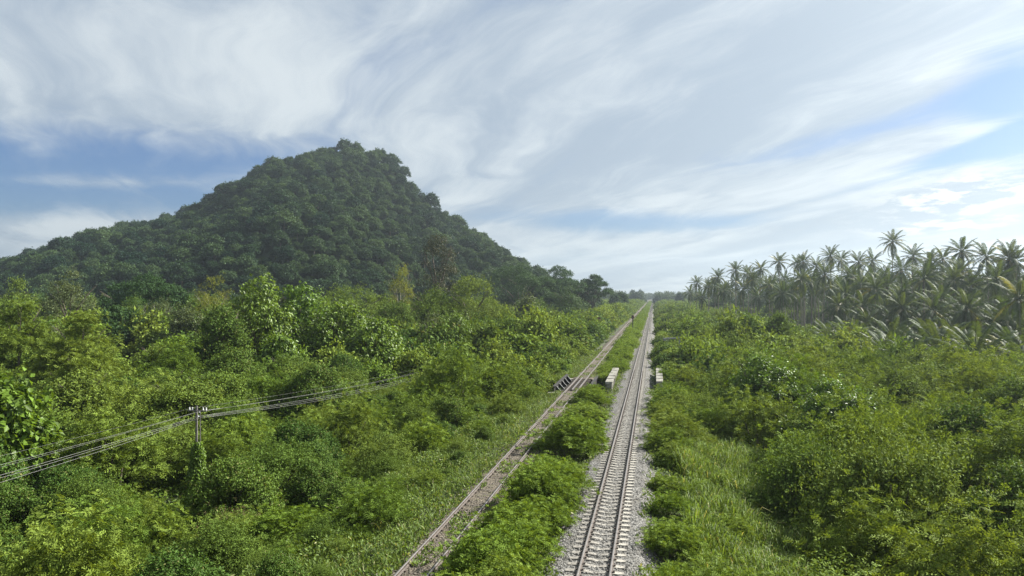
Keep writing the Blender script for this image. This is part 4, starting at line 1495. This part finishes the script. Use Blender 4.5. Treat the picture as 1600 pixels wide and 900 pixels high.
mb.tube([(0, 0, 0), (0.1, 0.05, hp_ * 0.5), (0.05, 0.2, hp_ * 0.95)], [0.05, 0.04, 0.02], 5)
link('stem', mb.mesh('stem', M['bark']), vc)


# ------------------------------------------------------------------ coconut palms
def frond_mesh(seed, Lf, droop, mat, hang):
    """One pinnate frond: curved midrib along +X and rows of hanging leaflets."""
    r = np.random.default_rng(seed)
    mb_pts = []
    ns = 9
    for i in range(ns):
        t = i / (ns - 1)
        mb_pts.append((Lf * (t - 0.18 * droop * t ** 3), 0, -droop * Lf * t ** 2.2 * 0.55))
    pts = np.array(mb_pts)
    mb = MB()
    mb.tube([tuple(p) for p in pts], [0.055 * (1 - 0.85 * i / (ns - 1)) for i in range(ns)], 4, False)
    V0, F0 = np.array(mb.v), np.array(mb.f)
    npair = 36
    tt = np.linspace(0.16, 1.0, npair)
    V, F = [V0], [F0]
    o = len(V0)
    for t_ in tt:
        q = t_ * (ns - 1)
        i = min(int(q), ns - 2)
        p = pts[i] + (pts[i + 1] - pts[i]) * (q - i)
        tg = unit(pts[i + 1] - pts[i])
        ln = 0.95 * (math.sin(PI * (0.12 + 0.80 * t_)) ** 0.7) * r.uniform(0.75, 1.12)
        for sg in (-1, 1):
            h = hang * r.uniform(0.6, 1.5)
            d1 = unit(np.array([0.45, sg * 0.9, 0]) @ np.eye(3) * 1.0 + tg * 0.35 + np.array([0, 0, -0.15 - 0.25 * h]))
            d2 = unit(np.array([0.35, sg * 0.55, -0.45 - h]))
            a0 = p
            a1 = p + d1 * ln * 0.5
            a2 = a1 + d2 * ln * 0.5
            wv = tg * r.uniform(0.038, 0.056)
            V.append(np.array([a0 - wv * 0.6, a0 + wv * 0.6, a1 + wv, a1 - wv, a2 + wv * 0.15, a2 - wv * 0.15]))
            F.append(np.array([(o, o + 1, o + 2, o + 3), (o + 3, o + 2, o + 4, o + 5)]))
            o += 6
    return np_mesh('frond', np.concatenate(V), np.concatenate(F), mat)


F_UP = [frond_mesh(400 + i, 4.4, 0.55, M['palm'], 0.45) for i in range(2)]
F_MID = [frond_mesh(410 + i, 4.8, 0.95, M['palm'], 0.8) for i in range(3)]
F_LOW = [frond_mesh(420 + i, 4.5, 1.15, M['palm'], 1.1) for i in range(2)]
F_YEL = [frond_mesh(430, 4.5, 0.7, M['palmyellow'], 1.0)]


def palm_trunk(H, lean, seed):
    r = np.random.default_rng(seed)
    mb = MB()
    pts, rad = [], []
    for i in range(9):
        t = i / 8
        pts.append((lean * H * t ** 1.6, 0.15 * math.sin(t * 3), H * t - 0.3 * (i == 0)))
        rad.append(0.24 if i == 0 else 0.165 - 0.045 * t + 0.012 * (i % 2))
    mb.tube(pts, rad, 8)
    return mb.mesh('trunk', M['palmtrunk'], True), pts[-1]


TR = [palm_trunk(14.0, l, 500 + i) for i, l in enumerate((0.0, 0.03, -0.04, 0.07))]
mbn = MB()
for i in range(9):
    t = i * 0.7
    c0 = Vector((0.28 * math.cos(t), 0.28 * math.sin(t), -0.25 - 0.12 * (i % 3)))
    mbn.tube([c0 + Vector((0, 0, 0.14)), c0 + Vector((0, 0, 0.07)), c0, c0 - Vector((0, 0, 0.1)), c0 - Vector((0, 0, 0.14))], [0.03, 0.10, 0.12, 0.09, 0.02], 7)
NUTS = mbn.mesh('coconut_cluster', M['coconut'], True)


def frond_set(seed, n, young=False):
    """Positions of a palm's fronds: steep in the heart, drooping at the skirt."""
    r = random.Random(seed)
    out = []
    for i in range(n):
        t = (i + 0.5) / n
        azm = i * 2.39996 + r.uniform(-0.25, 0.25)
        if young:
            elev = 80 - 62 * t + r.uniform(-7, 7)
        else:
            elev = 80 - 138 * t ** 1.1 + r.uniform(-8, 8)
        if elev > 38:
            me = F_UP[r.randrange(2)]
        elif elev > -5:
            me = F_MID[r.randrange(3)]
        else:
            me = F_LOW[r.randrange(2)]
        if r.random() < 0.05:
            me = F_YEL[0]
        out.append((me, azm, R(elev), r.uniform(0.85, 1.1)))
    return out


def add_fronds(root, top, seed, n, young=False, k=1.0):
    for (me, azm, ev, sc_) in frond_set(seed, n, young):
        link('frond', me, root, top, (0, -ev, azm), (sc_ * k,) * 3).rotation_mode = 'XYZ'


def crown_mesh(seed, n):
    V, F, o = [], [], 0
    for (me, azm, ev, sc_) in frond_set(seed, n):
        co = np.empty(len(me.vertices) * 3)
        me.vertices.foreach_get('co', co)
        co = co.reshape(-1, 3) @ np.array(Euler((0, -ev, azm)).to_matrix()).T * sc_
        fi = np.empty(len(me.loops), np.int32)
        me.loops.foreach_get('vertex_index', fi)
        V.append(co)
        F.append(fi.reshape(-1, 4) + o)
        o += len(co)
    return np_mesh('crown', np.concatenate(V), np.concatenate(F), M['palm'])


CROWNS = [crown_mesh(600 + i, 26) for i in range(4)]
palms = []


def palm(px, ptop, y, lab, detailed=True, seed=0, x=None):
    X = unproj(px, y) if x is None else x
    top = zof(ptop, y)
    H = top + 3.0 - 3.3
    tme, tp = TR[seed % 4]
    k = H / 14.0
    root = thing('coconut_palm', lab, 'palm tree', (X, y, -3.0), (0, 0, random.uniform(0, 6.28)), group='coconut palms of the grove')
    link('trunk', tme, root, None, None, (1, 1, k))
    tpt = (tp[0], tp[1], tp[2] * k)
    if detailed:
        add_fronds(root, tpt, 700 + seed, 28)
        link('coconut_cluster', NUTS, root, tpt)
    else:
        link('crown', CROWNS[seed % 4], root, tpt)
    palms.append((root, X, y, top, detailed))
    return root


key = [(1122, 420, 285), (1150, 409, 278), (1170, 414, 285), (1187, 406, 272), (1217, 395, 258), (1245, 398, 258), (1257, 394, 250), (1279, 402, 250), (1298, 384, 235), (1316, 390, 245), (1339, 393, 222),
       (1366, 391, 228), (1395, 360, 215), (1424, 382, 205), (1455, 388, 200), (1470, 385, 195), (1503, 370, 165), (1545, 378, 160), (1572, 379, 150), (1592, 384, 150), (1130, 440, 268), (1163, 436, 255),
       (1203, 430, 240), (1232, 437, 235), (1268, 424, 215), (1335, 412, 190), (1370, 428, 160), (1412, 400, 175), (1444, 410, 150), (1490, 412, 150), (1553, 408, 128), (1520, 420, 150), (1592, 432, 108),
       (1300, 430, 205), (1320, 440, 180), (1405, 440, 150), (1470, 440, 140)]
names = {12: 'tallest coconut palm of the grove, crown clear above the rest', 0: 'leftmost coconut palm at the near end of the grove', 16: 'big full-crowned coconut palm right of the tallest one',
         30: 'large coconut palm with yellowing fronds near the right edge', 32: 'near coconut palm cut by the right edge of the photo'}
for i, (px, pt, y) in enumerate(key):
    palm(px, pt, y, names.get(i, ''), True, i)
    if i == 12:
        pass
pg = [(q[1], q[2]) for q in palms]
i = len(key)
tries = 0
while tries < 6000 and i < 215:
    tries += 1
    y = random.uniform(135, 330)
    x = random.uniform(77, 200)
    if x > 0.74 * y or any((x - a_) ** 2 + (y - b_) ** 2 < 6.3 ** 2 for a_, b_ in pg):
        continue
    lim = np.interp(800 + FPX * x / y, [1110, 1300, 1400, 1600], [430, 402, 400, 396])
    top = min(random.choice((random.uniform(14.5, 19), random.uniform(10, 15))), zof(lim, y))
    pg.append((x, y))
    near = x < 77 + 20 or y < 190
    palm(0, HORIZON - (top - CAMZ) * FPX / y, y, '', near and i < 120, i, x)
    i += 1
for _ in range(400):
    if i >= 255:
        break
    y = random.uniform(112, 275)
    x = random.uniform(72, 72 + 30)
    if x > 0.72 * y or 800 + FPX * x / y < 1295 or any((x - a_) ** 2 + (y - b_) ** 2 < 4.6 ** 2 for a_, b_ in pg):
        continue
    pg.append((x, y))
    palm(0, HORIZON - (random.uniform(5.5, 10.5) - CAMZ) * FPX / y, y, '', y < 190, i, x)
    i += 1
skyl = sorted([q for q in palms if not q[0].get('label')], key=lambda q: q[1] / q[2])
front = [q for q in skyl if q[4]]
for j, q in enumerate(front):
    px = 800 + FPX * q[1] / q[2]
    zone = 'left end' if px < 1230 else 'left half' if px < 1340 else 'middle' if px < 1450 else 'right half'
    grp_ = [p for p in front if (lambda a_: ('left end' if a_ < 1230 else 'left half' if a_ < 1340 else 'middle' if a_ < 1450 else 'right half'))(800 + FPX * p[1] / p[2]) == zone]
    k = grp_.index(q)
    tall = 'tall' if zof(400, q[2]) < q[3] else 'lower'
    q[0]['label'] = f'{tall} coconut palm, {ORD[k]} from the left in the {zone} of the grove' if k < 20 else f'coconut palm standing in the crowded {zone} of the grove'
for q in skyl:
    if not q[4]:
        px = 800 + FPX * q[1] / q[2]
        bins = [1200, 1260, 1310, 1360, 1410, 1460, 1510, 1560]
        where = ['at its left end', 'left of its first tall crowns', 'left of its middle', 'left of the tallest palm', 'behind the tallest palm', 'right of the tallest palm', 'behind the big full crown', 'right of the big full crown', 'near the right edge'][sum(px > b_ for b_ in bins)]
        q[0]['label'] = f'{"tall" if q[3] > 15 else "short"} coconut palm deep {"far back" if q[2] > 230 else "midway"} in the grove {where}'

yp = []
tries = 0
while len(yp) < 34 and tries < 3000:
    tries += 1
    px = random.uniform(1285, 1640)
    y = random.uniform(88, 150)
    y = max(y, np.interp(px, [1285, 1400, 1600], [135, 100, 86]))
    x = unproj(px, y)
    if any((x - a_) ** 2 + (y - b_) ** 2 < 4.2 ** 2 for a_, b_, _ in yp):
        continue
    yp.append((x, y, px))
yp.sort(key=lambda q: q[0] / q[1])
for j, (x, y, px) in enumerate(yp):
    row = 'front' if y < 112 else 'rear'
    k = [q for q in yp if (q[1] < 112) == (row == 'front')].index((x, y, px))
    root = thing('young_palm', f'young stemless palm with arching glossy fronds, {ordinal(k)} from the left in the {row} row', 'palm tree', (x, y, -3.0), (0, 0, random.uniform(0, 6.28)), group='young palms before the grove')
    mb = MB()
    h0 = random.uniform(2.2, 5.2)
    mb.tube([(0, 0, -0.2), (0, 0, h0 * 0.6), (0, 0, h0)], [0.3, 0.26, 0.18], 8)
    link('trunk', mb.mesh('trunk', M['palmtrunk']), root)
    add_fronds(root, (0, 0, h0), 900 + j, 18, True, random.uniform(1.05, 1.3))

# ------------------------------------------------------------------ far line of trees along the horizon
pts, scl, var = [], [], []
crown_src = [[c for c in q[0].children if c.name.startswith('crown')][0] for q in palms if not q[4]][:2]
src = hill_src[:3] + crown_src
for _ in range(900):
    y = random.uniform(700, 1500)
    x = random.uniform(unproj(940, y), unproj(1250, y))
    s, u = su(x, y)
    if -10 < u < 5 and y < 1250:
        continue
    if random.random() < 0.6:
        k = random.uniform(0.9, 1.5)
        pts.append((x, y, -3.0))
        scl.append((k, k, k * random.uniform(0.9, 1.2)))
        var.append(random.randrange(3))
    else:
        pts.append((x, y, random.uniform(6.0, 10.5)))
        scl.append((1, 1, 1))
        var.append(3 + random.randrange(2))
for _ in range(420):
    y = random.uniform(340, 470)
    x = random.uniform(0.27 * y, 0.75 * y)
    k = random.uniform(0.7, 1.3)
    pts.append((x, y, -3.0))
    scl.append((k, k, k))
    var.append(random.randrange(3))
gn_scatter('treeline', pts, scl, rng.uniform(0, 6.28, len(pts)), var, src, 'hazy far line of palms and trees along the horizon', cat='treeline')
# scattered taller trees on the far plain
for j, (px, pt, y) in enumerate(((961, 456, 420), (971, 455.5, 430), (988, 454, 900), (1001, 453, 1100), (1062, 457, 620), (1088, 457, 560))):
    x = unproj(px, y)
    k = (zof(pt, y) + 3) / HH
    cr, tr = hill_protos[j]
    root = link('plain_tree', None, None, (x, y, -3), (0, 0, j), (k * 0.5, k * 0.5, k))
    tag(root, f'small distant tree on the plain, {ORD[j]} from the left along the vanishing tracks', 'tree', 'distant trees beside the vanishing tracks')
    link('crown', cr, root)
    link('trunk', tr, root)

# ------------------------------------------------------------------ humid air
mb = MB()
mb.box((300, 1250, 76.0), (6400, 3700, 166.0))
hm, t = new_mat('humid haze')
pv = t.n('ShaderNodeVolumePrincipled', {'Color': (0.80, 0.91, 1.0, 1), 'Density': 0.00027, 'Anisotropy': 0.70})
out = t.n('ShaderNodeOutputMaterial', None, out=None)
hm.node_tree.links.new(pv, out.inputs['Volume'])
tag(link('haze', mb.mesh('haze', hm)), 'pale humid haze over the plain', 'haze', None, 'stuff')
